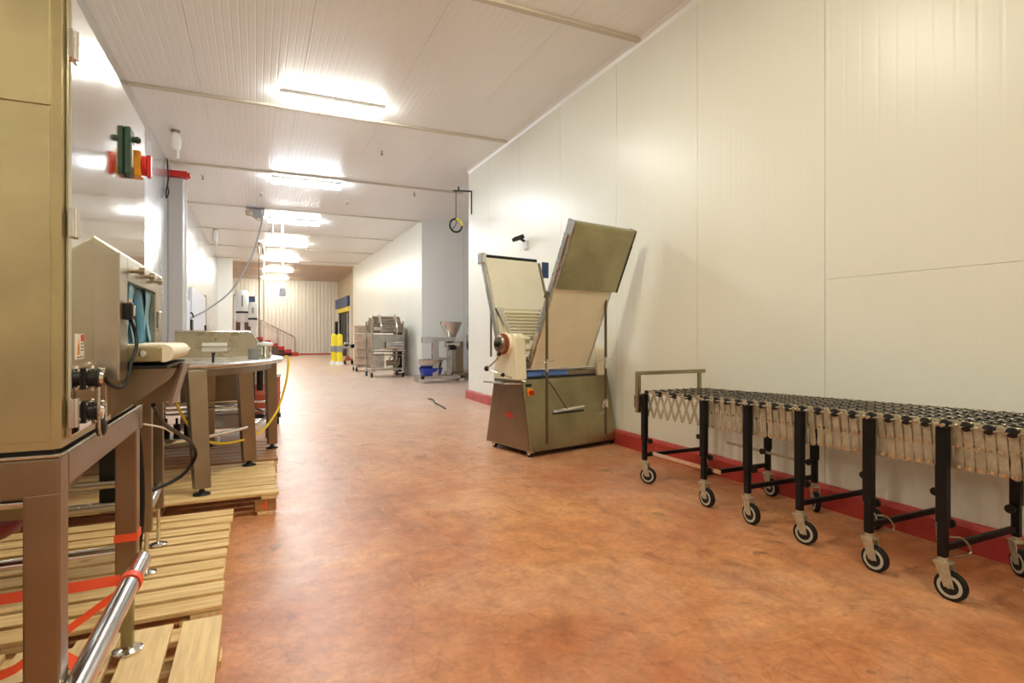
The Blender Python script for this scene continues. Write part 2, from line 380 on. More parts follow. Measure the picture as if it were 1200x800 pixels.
# frame
fm = MB(T).box(-1.3, -.36, 1.41, 1.47, .875, .95).box(-1.3, -.36, 2.26, 2.32, .875, .95).box(-.42, -.36, 1.47, 2.26, .88, .95).box(-1.3, -1.24, 1.47, 2.26, .88, .95)
fm.build('frame_rail', 'steeld', tm, .004)
MB(T).tube([(-.36, 1.41, .9555), (-.36, 2.32, .9555)], .004, 8).tube([(-1.3, 1.408, .9555), (-.36, 1.408, .9555)], .004, 8).build('frame_edge', 'chrome', tm)
for (x, y) in ((-.39, 1.44), (-.39, 2.24), (-1.27, 1.44), (-1.27, 2.24)):
    lg = MB(T).box(x-.03, x+.03, y-.03, y+.03, .375, .88).build('leg', 'steeld', tm, .004)
    MB(T).box(x-.017, x+.017, y-.017, y+.017, .16, .375).build('leg_extension', 'olive', lg, .002)
    MB(T).lathe([(.045, 0), (.045, .006), (.02, .016), (.012, .03)], (x, y, .144), seg=20).build('foot', 'chrome', lg, smooth=True)
MB(T).cyl((-.338, 1.30, .466), (-.338, 2.16, .466), .027, seg=24).ball((-.338, 2.16, .466), .027).build('side_rail', 'chrome', tm, smooth=True)
MB(T).cyl((-1.24, 2.24, .478), (-.42, 2.24, .478), .02, seg=16).build('cross_rail', 'chrome', tm, smooth=True)
MB(T).cyl((-1.24, 1.44, .478), (-.42, 1.44, .478), .02, seg=16).build('cross_rail', 'chrome', tm, smooth=True)
MB(T).hexa([(-1.1, 1.85, .72), (-.52, 1.85, .72), (-.52, 2.2, .72), (-1.1, 2.2, .72)], [(-1.2, 1.7, .885), (-.44, 1.7, .885), (-.44, 2.25, .885), (-1.2, 2.25, .885)]).build('sump_pan', 'steeld', tm, .004)
# infeed hood with opening
hd = MB(T)
hd.hexa([(-.36, 1.63, 1.085), (-.30, 1.63, 1.085), (-.30, 1.725, 1.085), (-.36, 1.725, 1.085)], [(-.36, 1.63, 1.44), (-.30, 1.63, 1.398), (-.30, 1.725, 1.398), (-.36, 1.725, 1.44)])
hd.hexa([(-.36, 2.17, 1.085), (-.30, 2.17, 1.085), (-.30, 2.31, 1.085), (-.36, 2.31, 1.085)], [(-.36, 2.17, 1.44), (-.30, 2.17, 1.398), (-.30, 2.31, 1.398), (-.36, 2.31, 1.44)])
hd.hexa([(-.36, 1.725, 1.335), (-.30, 1.725, 1.335), (-.30, 2.17, 1.335), (-.36, 2.17, 1.335)], [(-.36, 1.725, 1.44), (-.30, 1.725, 1.398), (-.30, 2.17, 1.398), (-.36, 2.17, 1.44)])
hood = hd.build('infeed_hood', 'steelb', tm, .003)
MB(T).box(-.345, -.33, 1.725, 2.17, 1.15, 1.335).build('opening_back', 'curt', hood)
for y in (1.79, 1.95, 2.10):
    MB(T).cyl((-.30, y, 1.367), (-.285, y, 1.367), .006, seg=10).cyl((-.285, y, 1.367), (-.272, y, 1.367), .011, seg=12).build('clamp_knob', 'steeld', hood, smooth=True)
MB(T).box(-.30, -.293, 2.20, 2.24, 1.22, 1.275).build('catch_plate', 'chrome', hood, .002)
random.seed(3)
yy = 1.735; i = 0
while yy < 2.15:
    wv = random.uniform(.04, .065); mb = MB(T); sh = random.uniform(-.018, .018); rows = []
    for k in range(9):
        t = k/8; z = 1.333 - .163*t
        rows.append([mb.bm.verts.new(Vector((-.318 + .006*math.sin(t*4+i) + (i % 2)*.005 + .004*math.sin(q*2.2+i), yy + sh*t*t + wv*q/4*(1-.18*math.sin(t*3)), z)) - Vector(T)) for q in range(5)])
    for a_, b_ in zip(rows, rows[1:]):
        for q in range(4): mb.bm.faces.new((a_[q], a_[q+1], b_[q+1], b_[q]))
    cs = mb.build('curtain_strip', 'curt2' if i % 3 != 2 else 'curt', hood, smooth=True)
    so = cs.modifiers.new('thick', 'SOLIDIFY'); so.thickness = .002
    yy += wv*.8; i += 1
# infeed belt sticking out
cv = MB(T).box(-.345, -.228, 1.745, 2.14, 1.125, 1.166).build('infeed_conveyor_bed', 'olive', tm, .004)
MB(T).cyl((-.224, 1.75, 1.148), (-.224, 2.135, 1.148), .0235, seg=24).box(-.345, -.224, 1.75, 2.135, 1.1665, 1.1715).build('belt', 'belt2', cv, smooth=True)
for x in (-.318, -.268): MB(T).cyl((x, 1.745, 1.148), (x, 1.728, 1.148), .009, seg=12).cyl((x, 1.728, 1.148), (x, 1.722, 1.148), .005, seg=8).build('bolt', 'chrome', cv, smooth=True)
MB(T).box(-.35, -.215, 1.735, 2.15, 1.108, 1.116).build('drip_plate', 'plblack', cv)
MB(T).prism([(-.35, 1.105), (-.20, 1.105), (-.215, 1.075), (-.35, .975)], 'y', 1.80, 1.806).build('chute_bracket', 'steeld', tm)
MB(T).prism([(-.35, 1.105), (-.195, 1.105), (-.235, .985), (-.35, .975)], 'y', 2.1, 2.106).prism([(-.205, 1.105), (-.198, 1.105), (-.232, .985), (-.239, .985)], 'y', 1.95, 2.106).build('chute_bracket', 'steeld', tm)
# switches on the cabinet side
sw = MB(T).box(-.35, -.333, 1.955, 2.015, 1.665, 1.805).build('control_box', 'green', tm, .004)
MB(T).cyl((-.333, 1.985, 1.775), (-.322, 1.985, 1.775), .009, seg=14).ball((-.321, 1.985, 1.775), .010).build('selector_knob', 'green', sw, smooth=True)
MB(T).box(-.333, -.330, 1.97, 1.99, 1.69, 1.755).build('steel_strip', 'chrome', sw)
iso = MB(T).box(-.35, -.318, 2.02, 2.075, 1.678, 1.756).build('isolator_body', 'orange', tm, .003)
MB(T).cyl((-.318, 2.045, 1.716), (-.306, 2.045, 1.716), .03, seg=20).box(-.306, -.294, 2.035, 2.055, 1.681, 1.748).build('isolator_handle', 'red', iso, .002)
# warning label: white sticker, red header, yellow triangle
lb = MB(T).box(-.350, -.3485, 1.475, 1.535, 1.145, 1.20).build('warning_label', 'white', tm)
MB(T).box(-.3485, -.348, 1.51, 1.533, 1.183, 1.198).build('header', 'red', lb)
MB(T).prism([(1.479, 1.155), (1.503, 1.155), (1.491, 1.19)], 'x', -.3485, -.348).build('warning_triangle', 'orange', lb)
MB(T).box(-.348, -.3476, 1.490, 1.492, 1.163, 1.178).box(-.348, -.3476, 1.490, 1.492, 1.158, 1.160).build('exclamation_mark', 'print', lb)
mb = MB(T)
for z in (1.177, 1.170, 1.163): mb.box(-.3485, -.348, 1.510, 1.531, z, z+.002)
mb.box(-.3485, -.348, 1.48, 1.531, 1.1485, 1.1505); mb.build('text_lines', 'print', lb)
# black coded connectors with chained caps
for z in (1.10, 1.025):
    cn = MB(T).box(-.350, -.344, 1.530, 1.572, z-.024, z+.024).cyl((-.344, 1.552, z), (-.330, 1.552, z), .019, seg=18).cyl((-.330, 1.552, z), (-.322, 1.552, z), .022, seg=18)
    c_ = cn.build('cable_connector', 'plblack', tm, .001, True)
    for dy, dz in ((-.016, .018), (.015, .018), (-.016, -.018), (.015, -.018)):
        MB(T).cyl((-.344, 1.552+dy, z+dz), (-.341, 1.552+dy, z+dz), .004, seg=8).build('screw', 'chrome', c_)
    MB(T).cyl((-.322, 1.554, z), (-.316, 1.554, z), .014, .010, seg=12).cyl((-.328, 1.568, z+.016), (-.316, 1.568, z+.016), .006, seg=8).build('gland_nut', 'chrome', c_, smooth=True)
    MB(T).cyl((-.338, 1.552, z-.023), (-.333, 1.552, z-.023), .006, seg=8).cyl((-.338, 1.552, z+.022), (-.333, 1.552, z+.022), .006, seg=8).build('locking_lug', 'chrome', c_, smooth=True)
mb = MB(T)
loop = [(-.320, 1.56+.03*math.cos(a), .998+.032*math.sin(a)) for a in [k*math.pi/12 for k in range(12, 25)]]
loop = [(-.320, 1.53, 1.08), (-.320, 1.527, 1.04)] + loop + [(-.320, 1.592, 1.04), (-.320, 1.588, 1.08)]
for a, b in zip(loop, loop[1:]):
    a = Vector(a); b = Vector(b); n = max(1, int((b-a).length/.009))
    for k in range(n):
        p = a + (b-a)*(k+.5)/n; d = (b-a).normalized()*.006; mb.cyl(p-d, p+d, .0032, seg=6)
mb.build('cap_chain', 'steel', tm)
MB(T).lathe([(.015, 0), (.02, .003), (.02, .014), (.012, .018)], (-.332, 1.568, .985), 'x', 16).build('connector_cap', 'plblack', tm, smooth=True)
# limit switch and its cable
ls = MB(T).box(-.30, -.282, 1.672, 1.71, 1.235, 1.278).build('door_switch', 'plblack', tm, .003)
MB(T).box(-.282, -.279, 1.683, 1.70, 1.245, 1.27).cyl((-.29, 1.69, 1.278), (-.29, 1.69, 1.288), .006, seg=8).build('switch_plate', 'chrome', ls, .001)
MB(T).tube(bez([(-.290, 1.70, 1.235), (-.286, 1.73, 1.21), (-.28, 1.72, 1.17), (-.283, 1.67, 1.13), (-.285, 1.655, 1.10), (-.295, 1.625, 1.072), (-.308, 1.59, 1.078), (-.318, 1.566, 1.098)], 8), .0045, 8).build('switch_cable', 'plblack', tm, smooth=True)

tag(MB().tube(bez([(-.33, 2.33, .95), (-.32, 2.5, .86), (-.30, 2.75, .78), (-.27, 2.95, .70), (-.26, 3.02, .62), (-.32, 3.0, .54), (-.44, 2.92, .50)], 10), .008, 8).build('power_cable', 'plblack', smooth=True),
    'thick black cable looping out behind the nearest machine', 'cable')
tag(MB().tube(bez([(-.40, 2.36, .90), (-.385, 2.40, .80), (-.38, 2.42, .6), (-.39, 2.44, .45), (-.43, 2.6, .30)], 10), .012, 8).build('drain_hose', 'rubber', smooth=True),
    'black rubber hose hanging straight down behind the rear leg of the cabinet', 'hose')
tag(MB().tube(bez([(-.37, 2.4, .875), (-.34, 2.6, .83), (-.33, 2.75, .79), (-.345, 2.9, .76)], 8), .004, 6).build('wire', 'white', smooth=True),
    'thin white wire crossing the thick black cable', 'wire')

# orange straps tied to the rail
def strap(label, pts, wv):
    return tag(MB().ribbon(pts, wv).build('packing_strap', 'strap'), label, 'strap', 'orange straps tied across the machine frame')
strap('orange strap pulled level from the rail loop towards the front leg', [(-.365, 1.99, .475), (-.6, 1.95, .485), (-1.1, 1.90, .50)], (0, .006, .028))
strap('orange strap sagging low between the pallets and the front leg', [(-.362, 1.965, .45), (-.55, 1.80, .36), (-.8, 1.80, .28), (-1.2, 1.85, .25)], (0, .004, .022))
strap('short orange strap end hanging slanted beside the tube', [(-.46, 1.73, .42), (-.40, 1.74, .36), (-.375, 1.77, .31)], (.01, .03, .012))
mb = MB()
ring = [(-.338+.0295*math.cos(a), 1.98, .466+.0295*math.sin(a)) for a in [k*math.pi/10 for k in range(21)]]
tag(mb.ribbon(ring, (0, .035, 0)).build('strap_loop', 'strap'), 'orange strap loop wrapped round the shiny tube', 'strap', 'orange straps tied across the machine frame')
mb = MB()
mb.ribbon([(-.422, 2.208, .53), (-.358, 2.208, .53)], (0, 0, .025)).ribbon([(-.358, 2.208, .53), (-.358, 2.272, .53)], (0, 0, .025))
tag(mb.build('strap_band', 'strap'), 'orange band round the rear square leg', 'strap', 'orange straps tied across the machine frame')

# red vinyl cover lying behind the front leg
mb = MB().ball((-.845, 2.05, .665), .2, (1.15, .8, .42), 24, 16)
tag(mb.build('vinyl_sack', 'redsack', smooth=True), 'dark red vinyl sack slung behind the front leg at the left edge', 'sack')
for o in [bpy.data.objects['vinyl_sack']]:
    d = o.modifiers.new('wrinkle', 'DISPLACE'); t = bpy.data.textures.new('wr', 'CLOUDS'); t.noise_scale = .18; d.texture = t; d.strength = .05
mb = MB().cyl((-1.24, 1.80, .785), (-.52, 1.80, .775), .014, seg=14)
tag(mb.build('steel_tube', 'chrome', smooth=True), 'pale steel tube running level just above the red sack', 'tube')

# ------------------------------------------------------------------ pallets
def pallet(label, x0, x1, y0, y1, along, nb, deck, m='woodx', g_=.02, mark=False, zt=.144):
    cx, cy = (x0+x1)/2, (y0+y1)/2
    t = thing('wooden_pallet', label, 'pallet', (cx, cy, 0), 0, 'pallets under the machines on the left'); L = (cx, cy, 0)
    n = nb; rnd = random.Random(int(x0*100+y0*100))
    if along == 'x':
        wd = (y1-y0-g_*(n-1))/n
        for k in range(n):
            a = y0 + k*(wd+g_); j = rnd.uniform(-.006, .01)
            MB(L).box(x0, x1+j, a, a+wd, zt-.02, zt+rnd.uniform(-.002, .001)).build('deck_board', m, t, .003)
        for x in (x0+.05, cx, x1-.05):
            MB(L).box(x-.05, x+.05, y0, y1, zt-.042, zt-.0215).build('stringer_board', 'woody', t, .002)
        for x in (x0+.07, cx, x1-.072):
            MB(L).box(x-.05, x+.05, y0, y1, 0, .02).build('bottom_board', 'woody', t, .002)
    else:
        wd = (x1-x0-g_*(n-1))/n
        for k in range(n):
            a = x0 + k*(wd+g_); j = rnd.uniform(-.008, .006)
            MB(L).box(a, a+wd, y0, y1+j, zt-.02, zt+rnd.uniform(-.002, .001)).build('deck_board', m, t, .003)
        for y in (y0+.05, cy, y1-.05):
            MB(L).box(x0, x1, y-.05, y+.05, zt-.042, zt-.0215).build('stringer_board', 'woodx', t, .002)
        for y in (y0+.05, cy, y1-.05):
            MB(L).box(x0, x1, y-.05, y+.05, 0, .02).build('bottom_board', 'woodx', t, .002)
    for x in (x0+.072, cx, x1-.072):
        for y in (y0+.055, cy, y1-.055):
            b = MB(L).box(x-.065, x+.065, y-.05, y+.05, .02, zt-.042).build('spacer_block', 'wooddk' if mark else 'woodx', t, .003)
            if mark and x == x1-.072 and y == y0+.055:
                MB(L).box(x-.004, x+.008, y-.0515, y-.05, .03, .09).box(x-.03, x-.012, y-.0515, y-.05, .05, .065).build('paint_mark', 'strap', b)
    return t
pallet('light pine pallet at the bottom edge, boards pointing down the hall', -1.36, -.115, 1.35, 2.385, 'y', 8, 0, 'woody', .03)
pallet('pine pallet with many boards between the front two, corner jutting onto the floor', -1.36, -.13, 2.47, 3.80, 'x', 10, 0, 'woodx', .03)
pallet('pine pallet with a red paint mark on its corner block, under the round table', -1.36, .13, 4.08, 5.10, 'x', 9, 0, 'woodx', .022, True)
pallet('dark orange wooden pallet behind the one with the red mark', -1.36, .17, 5.17, 6.15, 'x', 7, 0, 'wooddk', .02)

# ------------------------------------------------------------------ second stand with cross tubes
T = (-.8, 3.1, .144)
st = thing('outfeed_stand', 'small stainless stand with round tubes and a black box, between cabinet and round table', 'machine stand', T)
for (x, y) in ((-.445, 3.3), (-.44, 2.93), (-1.2, 3.3), (-1.2, 2.93)):
    lg = MB(T).box(x-.022, x+.022, y-.022, y+.022, .33, .96).build('leg', 'steeld', st, .003)
    MB(T).cyl((x, y, .15), (x, y, .33), .009, seg=10).lathe([(.04, 0), (.04, .006), (.012, .016)], (x, y, .144), seg=18).build('levelling_foot', 'chrome', lg, smooth=True)
MB(T).cyl((-.46, 2.93, .55), (-1.2, 2.93, .55), .02, seg=14).build('cross_tube', 'steel', st, smooth=True)
MB(T).cyl((-.46, 2.93, .455), (-1.2, 2.93, .455), .022, seg=14).build('cross_tube', 'steel', st, smooth=True)
MB(T).cyl((-.445, 2.92, .40), (-.445, 3.32, .44), .022, seg=14).build('side_tube', 'steel', st, smooth=True)
MB(T).box(-.62, -.475, 2.96, 3.24, .42, .84).build('control_box', 'plblack', st, .006)
MB(T).box(-1.22, -.42, 2.91, 3.32, .94, .965).build('top_plate', 'steeld', st, .003)
MB(T).box(-1.2, -.5, 2.95, 3.3, .70, .72).build('shelf', 'steel', st, .003)

# ------------------------------------------------------------------ round accumulation table
T = (-.85, 5.6, .144)
rt = thing('rotary_table', 'oval stainless accumulation table on broad splayed legs, standing on pallets', 'table', T)
def oval(ax, ay, z, n=64): return [(-.85+ax*math.cos(k*2*math.pi/n), 5.6+ay*math.sin(k*2*math.pi/n), z) for k in range(n)]
def ov2(ax, ay, n=64): return [(-.85+ax*math.cos(k*2*math.pi/n), 5.6+ay*math.sin(k*2*math.pi/n)) for k in range(n)]
MB(T).prism(ov2(1.07, 1.43), 'z', .955, .985).build('table_disc', 'steel', rt)
MB(T).tube(oval(1.08, 1.44, .978), .013, 8, True).build('rim', 'chrome', rt, smooth=True)
MB(T).prism(ov2(.98, 1.3), 'z', .90, .955).build('under_frame', 'steeld', rt)
for (x, y, tx, ty) in ((-.325, 4.22, -.37, 4.32), (-.05, 5.0, -.09, 5.0), (.135, 5.66, .12, 5.68), (-1.25, 4.35, -1.2, 4.4), (-1.25, 6.0, -1.2, 6.0), (-.4, 6.0, -.4, 6.0)):
    u = Vector((x+.85, y-5.6, 0)).normalized() if y < 4.3 else Vector((.3, -1, 0)).normalized(); sd = Vector((-u.y, u.x, 0))
    def quad(cx, cy, z, w_, t_): return [(cx-sd.x*w_-u.x*t_, cy-sd.y*w_-u.y*t_, z), (cx+sd.x*w_-u.x*t_, cy+sd.y*w_-u.y*t_, z), (cx+sd.x*w_+u.x*t_, cy+sd.y*w_+u.y*t_, z), (cx-sd.x*w_+u.x*t_, cy-sd.y*w_+u.y*t_, z)]
    ww = .058 if y < 5.3 else .045
    lg = MB(T).hexa(quad(x, y, .185, ww*.85, .03), quad(tx, ty, .955, ww, .045)).build('leg', 'steeld' , rt, .004)
    MB(T).lathe([(.055, 0), (.05, .008), (.02, .018), (.012, .045)], (x, y, .144), seg=18).build('foot', 'plblack', lg, smooth=True)
MB(T).tube(oval(.93, 1.22, .46), .014, 8, True).build('foot_ring', 'chrome', rt, smooth=True)
for z in (.61, .66): MB(T).cyl((-1.5+.12, 5.05, z), (-.02, 5.05, z), .01, seg=10).build('tie_bar', 'chrome', rt, smooth=True)
# guard trough on top
mb = MB(T)
mb.box(-.68, -.06, 6.0, 6.012, .985, 1.215).box(-.68, -.668, 6.012, 6.5, .985, 1.215)
for k in range(8):
    a0, a1 = k/8, (k+1)/8
    def zt(a): return 1.215-.20*math.sin(a*math.pi/2)**1.5
    mb.hexa([(-.06+.17*a0, 6.0, .985), (-.06+.17*a1, 6.0, .985), (-.06+.17*a1, 6.012, .985), (-.06+.17*a0, 6.012, .985)],
            [(-.06+.17*a0, 6.0, zt(a0)), (-.06+.17*a1, 6.0, zt(a1)), (-.06+.17*a1, 6.012, zt(a1)), (-.06+.17*a0, 6.012, zt(a0))])
gd = mb.build('guard_sheet', 'steelb', rt)
MB(T).tube([(-.68, 6.0, 1.22), (-.06, 6.0, 1.22)] + [(-.06+.17*k/8, 6.0, 1.22-.20*math.sin(k/8*math.pi/2)**1.5) for k in range(1, 9)], .012, 8).build('rolled_edge', 'chrome', gd, smooth=True)
MB(T).box(-.46, -.25, 5.99, 5.999, 1.035, 1.115).build('white_plate', 'white', gd, .002)
MB(T).cyl((-.50, 5.975, 1.08), (-.25, 5.975, 1.08), .008, seg=8).ball((-.56, 5.97, 1.06), .02).build('guide_rod', 'chrome', gd, smooth=True)
MB(T).box(-.30, -.285, 4.75, 4.79, .985, 1.04).cyl((-.29, 4.76, 1.04), (-.29, 4.76, 1.06), .012, seg=10).build('end_stop', 'plblack', rt, .002)
def pot(label, x, y, r, h, m, lid=None, z=.985):
    t = thing('steel_pot', label, 'pot', (x, y, z+.001), 0, 'steel pots on the round table')
    MB().lathe([(r*.92, 0), (r, .01), (r, h), (r*1.06, h+.004), (r*1.06, h+.01)], (0, 0, 0), seg=24).build('pot_body', m, t, smooth=True)
    if lid: MB().lathe([(r*1.25, h+.012), (r*1.3, h+.02), (r*1.2, h+.035), (r*.3, h+.045)], (0, 0, 0), seg=24).build('lid', lid, t, smooth=True)
    return t
pot('small blue-grey steel pot at the right rim of the round table', -.02, 5.45, .045, .075, 'grey')
pot('shiny steel pot with a broad white lid on the round table', .075, 5.62, .055, .095, 'chrome', 'white')

# yellow air hose hanging over the table's edge
tag(MB().tube(bez([(.245, 5.5, 1.0), (.265, 5.46, .96), (.25, 5.42, .80), (.205, 5.40, .62), (.15, 5.3, .50), (.02, 5.1, .38), (-.2, 4.85, .36), (-.38, 4.8, .42), (-.50, 4.75, .62), (-.56, 4.7, .82), (-.6, 4.72, .93)], 10), .0095, 8).build('air_hose', 'hose', smooth=True),
    'yellow air hose hanging over the right rim of the round table', 'hose')

# ------------------------------------------------------------------ cart behind the round table
T = (-.3, 7.4, 0)
ct = thing('steel_tank_cart', 'stainless box cart seen between the legs of the round table', 'cart', T)
MB(T).box(-.75, -.08, 7.05, 7.8, .44, .88).build('upper_tank', 'steeld', ct, .008)
MB(T).box(-.75, -.05, 7.03, 7.8, .14, .31).build('lower_tank', 'steel', ct, .02)
for z in (.43, .335): MB(T).cyl((-1.1, 7.0, z), (.16, 7.0, z), .013, seg=10).build('tie_rail', 'chrome', ct, smooth=True)
for x in (-1.1, -.9, .16):
    MB(T).box(x-.02, x+.02, 7.0, 7.04, .1, .9).build('post', 'steeld', ct, .003)
for x in (-.7, .1):
    MB(T).cyl((x, 7.1, .06), (x+.03, 7.1, .06), .06, seg=18).build('wheel', 'rubber', ct, smooth=True)
mb = MB(T).box(-.02, .10, 7.1, 7.3, .62, .86); mb.build('gearbox', 'chrome', ct, .01)
MB(T).cyl((.04, 7.1, .55), (.04, 7.1, .86), .035, seg=14).cyl((-.03, 7.12, .45), (-.03, 7.12, .78), .02, seg=12).build('drive_unit', 'plblack', ct, smooth=True)
T = (.1, 8.3, 0)
dr = thing('primer_red_drum', 'terracotta coloured drum behind the right leg of the round table', 'drum', T)
MB(T).lathe([(.19, .14), (.2, .15), (.2, .38), (.21, .4), (.2, .42), (.2, .62)], (.1, 8.3, 0), seg=24).build('drum_body', 'terra', dr, smooth=True)
MB(T).lathe([(.205, .62), (.21, .63), (.21, .66), (.1, .68), (.1, .74), (.02, .75)], (.1, 8.3, 0), seg=24).build('white_top', 'white', dr, smooth=True)
MB(T).box(-.1, .3, 8.1, 8.5, .09, .14).cyl((-.08, 8.12, .05), (-.05, 8.12, .05), .05, seg=14).cyl((.25, 8.12, .05), (.28, 8.12, .05), .05, seg=14).cyl((-.08, 8.45, .05), (-.05, 8.45, .05), .05, seg=14).cyl((.25, 8.45, .05), (.28, 8.45, .05), .05, seg=14).build('dolly', 'plblack', dr)
# small things on the floor behind the table
T = (-.5, 6.55, 0)
bx = thing('crate_with_bottles', 'low white crate with dark bottles below the round table', 'crate', T)
MB(T).box(-.95, -.35, 6.4, 6.75, 0, .16).build('crate_body', 'white', bx, .01)
for k in range(6):
    x = -.9 + k*.09
    MB(T).cyl((x, 6.5, .16), (x, 6.5, .30), .03, seg=12).cyl((x, 6.5, .30), (x, 6.5, .36), .012, seg=10).build('bottle', 'plblack', bx, smooth=True)

# filter housings on stems behind the guard
def filt(label, x, y, z0, z1, r):
    t = thing('filter_column', label, 'filter', (x, y, 0), 0, 'white cylinders standing behind the guard')
    MB((x, y, 0)).cyl((x, y, 0), (x, y, z0), .035, seg=12).lathe([(.18, 0), (.18, .02), (.05, .05)], (x, y, 0)).build('stem', 'white', t, smooth=True)
    MB((x, y, 0)).lathe([(r*.8, z0), (r, z0+.03), (r, z1-.04), (r*.7, z1)], (x, y, 0), seg=24).build('housing', 'white', t, smooth=True)
    zc = z0 + (z1-z0)*.28
    MB((x, y, 0)).lathe([(r*1.06, zc), (r*1.06, zc+.035)], (x, y, 0), seg=24).build('clamp_band', 'plblack', t, smooth=True)
    MB((x, y, 0)).box(x-.015, x+.015, y-r*1.01, y-r*.9, zc+.12, z1-.1).build('sight_strip', 'grey', t)
    return t
filt('taller white cylinder on a stem, left of the pair before the far doorway', -.235, 11.8, 1.42, 2.02, .11)
filt('shorter white cylinder on a stem, right of the pair before the far doorway', -.055, 11.4, 1.33, 1.78, .075)

# ------------------------------------------------------------------ dough sheeter
P0 = (2.417, 4.86, 0)
ds = thing('dough_sheeter', 'dough sheeter with both belt tables folded up in a V above a tapered steel base', 'machine', P0, R(12.42))
bp4 = [(0, 0, .055), (1.2, 0, .055), (1.2, .78, .055), (0, .78, .055)]
tp4 = [(0, .145, .745), (1.2, .145, .745), (1.2, .63, .745), (0, .63, .745)]
base = MB().hexa(bp4, tp4).build('base_cabinet', 'olive', ds, .006)
MB().hexa([(-.004, .03, .07), (0, .03, .07), (0, .75, .07), (-.004, .75, .07)], [(-.004, .165, .73), (0, .165, .73), (0, .61, .73), (-.004, .61, .73)]).build('end_panel', 'steeld', base)
MB().box(.05, 1.15, .05, .73, .025, .055).build('skirt', 'dark', ds)
for (x, y) in ((.03, .06), (.03, .66), (1.17, .06), (1.17, .66)):
    c_ = MB().box(x-.02, x+.02, y-.03, y+.03, .04, .056).box(x-.02, x-.015, y-.02, y+.02, .02, .05).box(x+.015, x+.02, y-.02, y+.02, .02, .05).build('caster', 'chrome', ds)
    MB().cyl((x-.013, y, .03), (x+.013, y, .03), .03, seg=18).build('wheel', 'rubber', c_, smooth=True)
# z at front slope: y = .145*(z-.055)/.69
def fy(z): return .145*(z-.055)/.69
hs = MB().hexa([(.33, fy(.415)-.03, .405), (.76, fy(.415)-.03, .435), (.76, fy(.415)+.01, .435), (.33, fy(.415)+.01, .405)], [(.33, fy(.43)-.012, .43), (.76, fy(.43)-.012, .452), (.76, fy(.43)+.012, .452), (.33, fy(.43)+.012, .43)])
hs.build('front_handle', 'chrome', base, .003)
MB().box(.33, .76, fy(.40)-.006, fy(.40)+.01, .385, .405).build('handle_recess', 'dark', base)
MB().box(.04, .105, fy(.62)-.012, fy(.62)+.02, .585, .66).build('stop_plate', 'orange', base, .004)
MB().cyl((.072, fy(.62)-.012, .622), (.072, fy(.62)-.04, .618), .024, seg=18).build('stop_button', 'red', base, smooth=True)
MB().cyl((.05, fy(.69)+.005, .69), (.05, fy(.69)-.015, .69), .014, seg=12).cyl((.085, fy(.70)+.005, .69), (.085, fy(.70)-.015, .69), .014, seg=12).build('push_button', 'plblack', base, smooth=True)
MB().box(1.03, 1.12, fy(.42)-.02, fy(.42)+.01, .40, .47).build('side_latch', 'chrome', base, .004)
# emblem: small red arrow-like mark on the end panel
MB().prism([(.45, .392), (.37, .405), (.27, .372), (.35, .345), (.39, .372)], 'x', -.0065, -.004).build('red_emblem', 'red', base)
# wing ledge on the left
MB().hexa([(-.15, .25, .70), (.02, .15, .70), (.02, .62, .70), (-.15, .62, .70)], [(-.15, .25, .715), (.02, .15, .715), (.02, .62, .715), (-.15, .62, .715)]).build('side_ledge', 'steel', ds, .003)
# bed
MB().box(.05, 1.06, .17, .58, .745, .80).build('bed', 'dark', ds)
MB().box(.07, .62, .155, .56, .77, .815).build('blue_bed_belt', 'blue', ds, .01)
MB().box(.62, 1.03, .165, .56, .77, .81).build('bed_plate', 'steeld', ds, .004)
MB().cyl((.05, .15, .845), (1.03, .15, .845), .011, seg=12).build('front_roller', 'chrome', ds, smooth=True)
MB().cyl((.05, .3, .95), (1.03, .3, .95), .045, seg=20).build('upper_roller', 'chrome', ds, smooth=True)
MB().cyl((.05, .36, .86), (1.03, .36, .86), .045, seg=20).build('lower_roller', 'chrome', ds, smooth=True)
# housings
hl = MB().prism([(.125, .745), (.53, .745), (.46, 1.16), (.40, 1.205), (.20, 1.205), (.155, 1.17)], 'x', -.085, .045).build('left_housing', 'cream', ds, .012)
MB().prism([(.125, .745), (.53, .745), (.46, 1.03), (.40, 1.07), (.18, 1.07), (.15, 1.04)], 'x', 1.035, 1.165).build('right_housing', 'cream', ds, .012)
MB().box(.045, .14, .2, .44, 1.10, 1.19).cyl((.05, .19, 1.15), (.12, .19, 1.15), .02, seg=12).cyl((.05, .19, 1.05), (.12, .19, 1.05), .026, seg=12).cyl((.06, .2, .93), (.06, .2, 1.05), .012, seg=8).build('gear_bracket', 'cream', hl, .005)
# handwheel with red scale and lever
MB().cyl((-.085, .30, 1.10), (-.125, .30, 1.10), .105, seg=28).build('scale_disc', 'terra', hl, smooth=True)
MB().cyl((-.085, .30, 1.10), (-.12, .30, 1.10), .11, seg=28).build('scale_rim', 'belt', hl, smooth=True)
hw = MB().lathe([(.02, -.06), (.075, -.055), (.088, -.04), (.088, -.015), (.05, -.005)], (-.13, .30, 1.10), 'x', 24).cyl((-.13, .30, 1.10), (-.21, .30, 1.10), .02, seg=12).build('handwheel', 'steeld', ds, smooth=True)
MB().ball((-.20, .30, 1.10), .03).build('hub_cap', 'plblack', hw, smooth=True)
lv = MB().tube([(-.16, .30, 1.02), (-.17, .33, .95), (-.21, .45, .85)], .009, 8).tube([(-.21, .45, .85), (-.15, .30, .80), (.0, .10, .735)], .008, 8).build('lever', 'chrome', ds, smooth=True)
MB().ball((-.21, .46, .85), .028).ball((-.14, .28, .795), .022).ball((-.165, .31, 1.0), .022).build('lever_knob', 'plblack', lv, smooth=True)
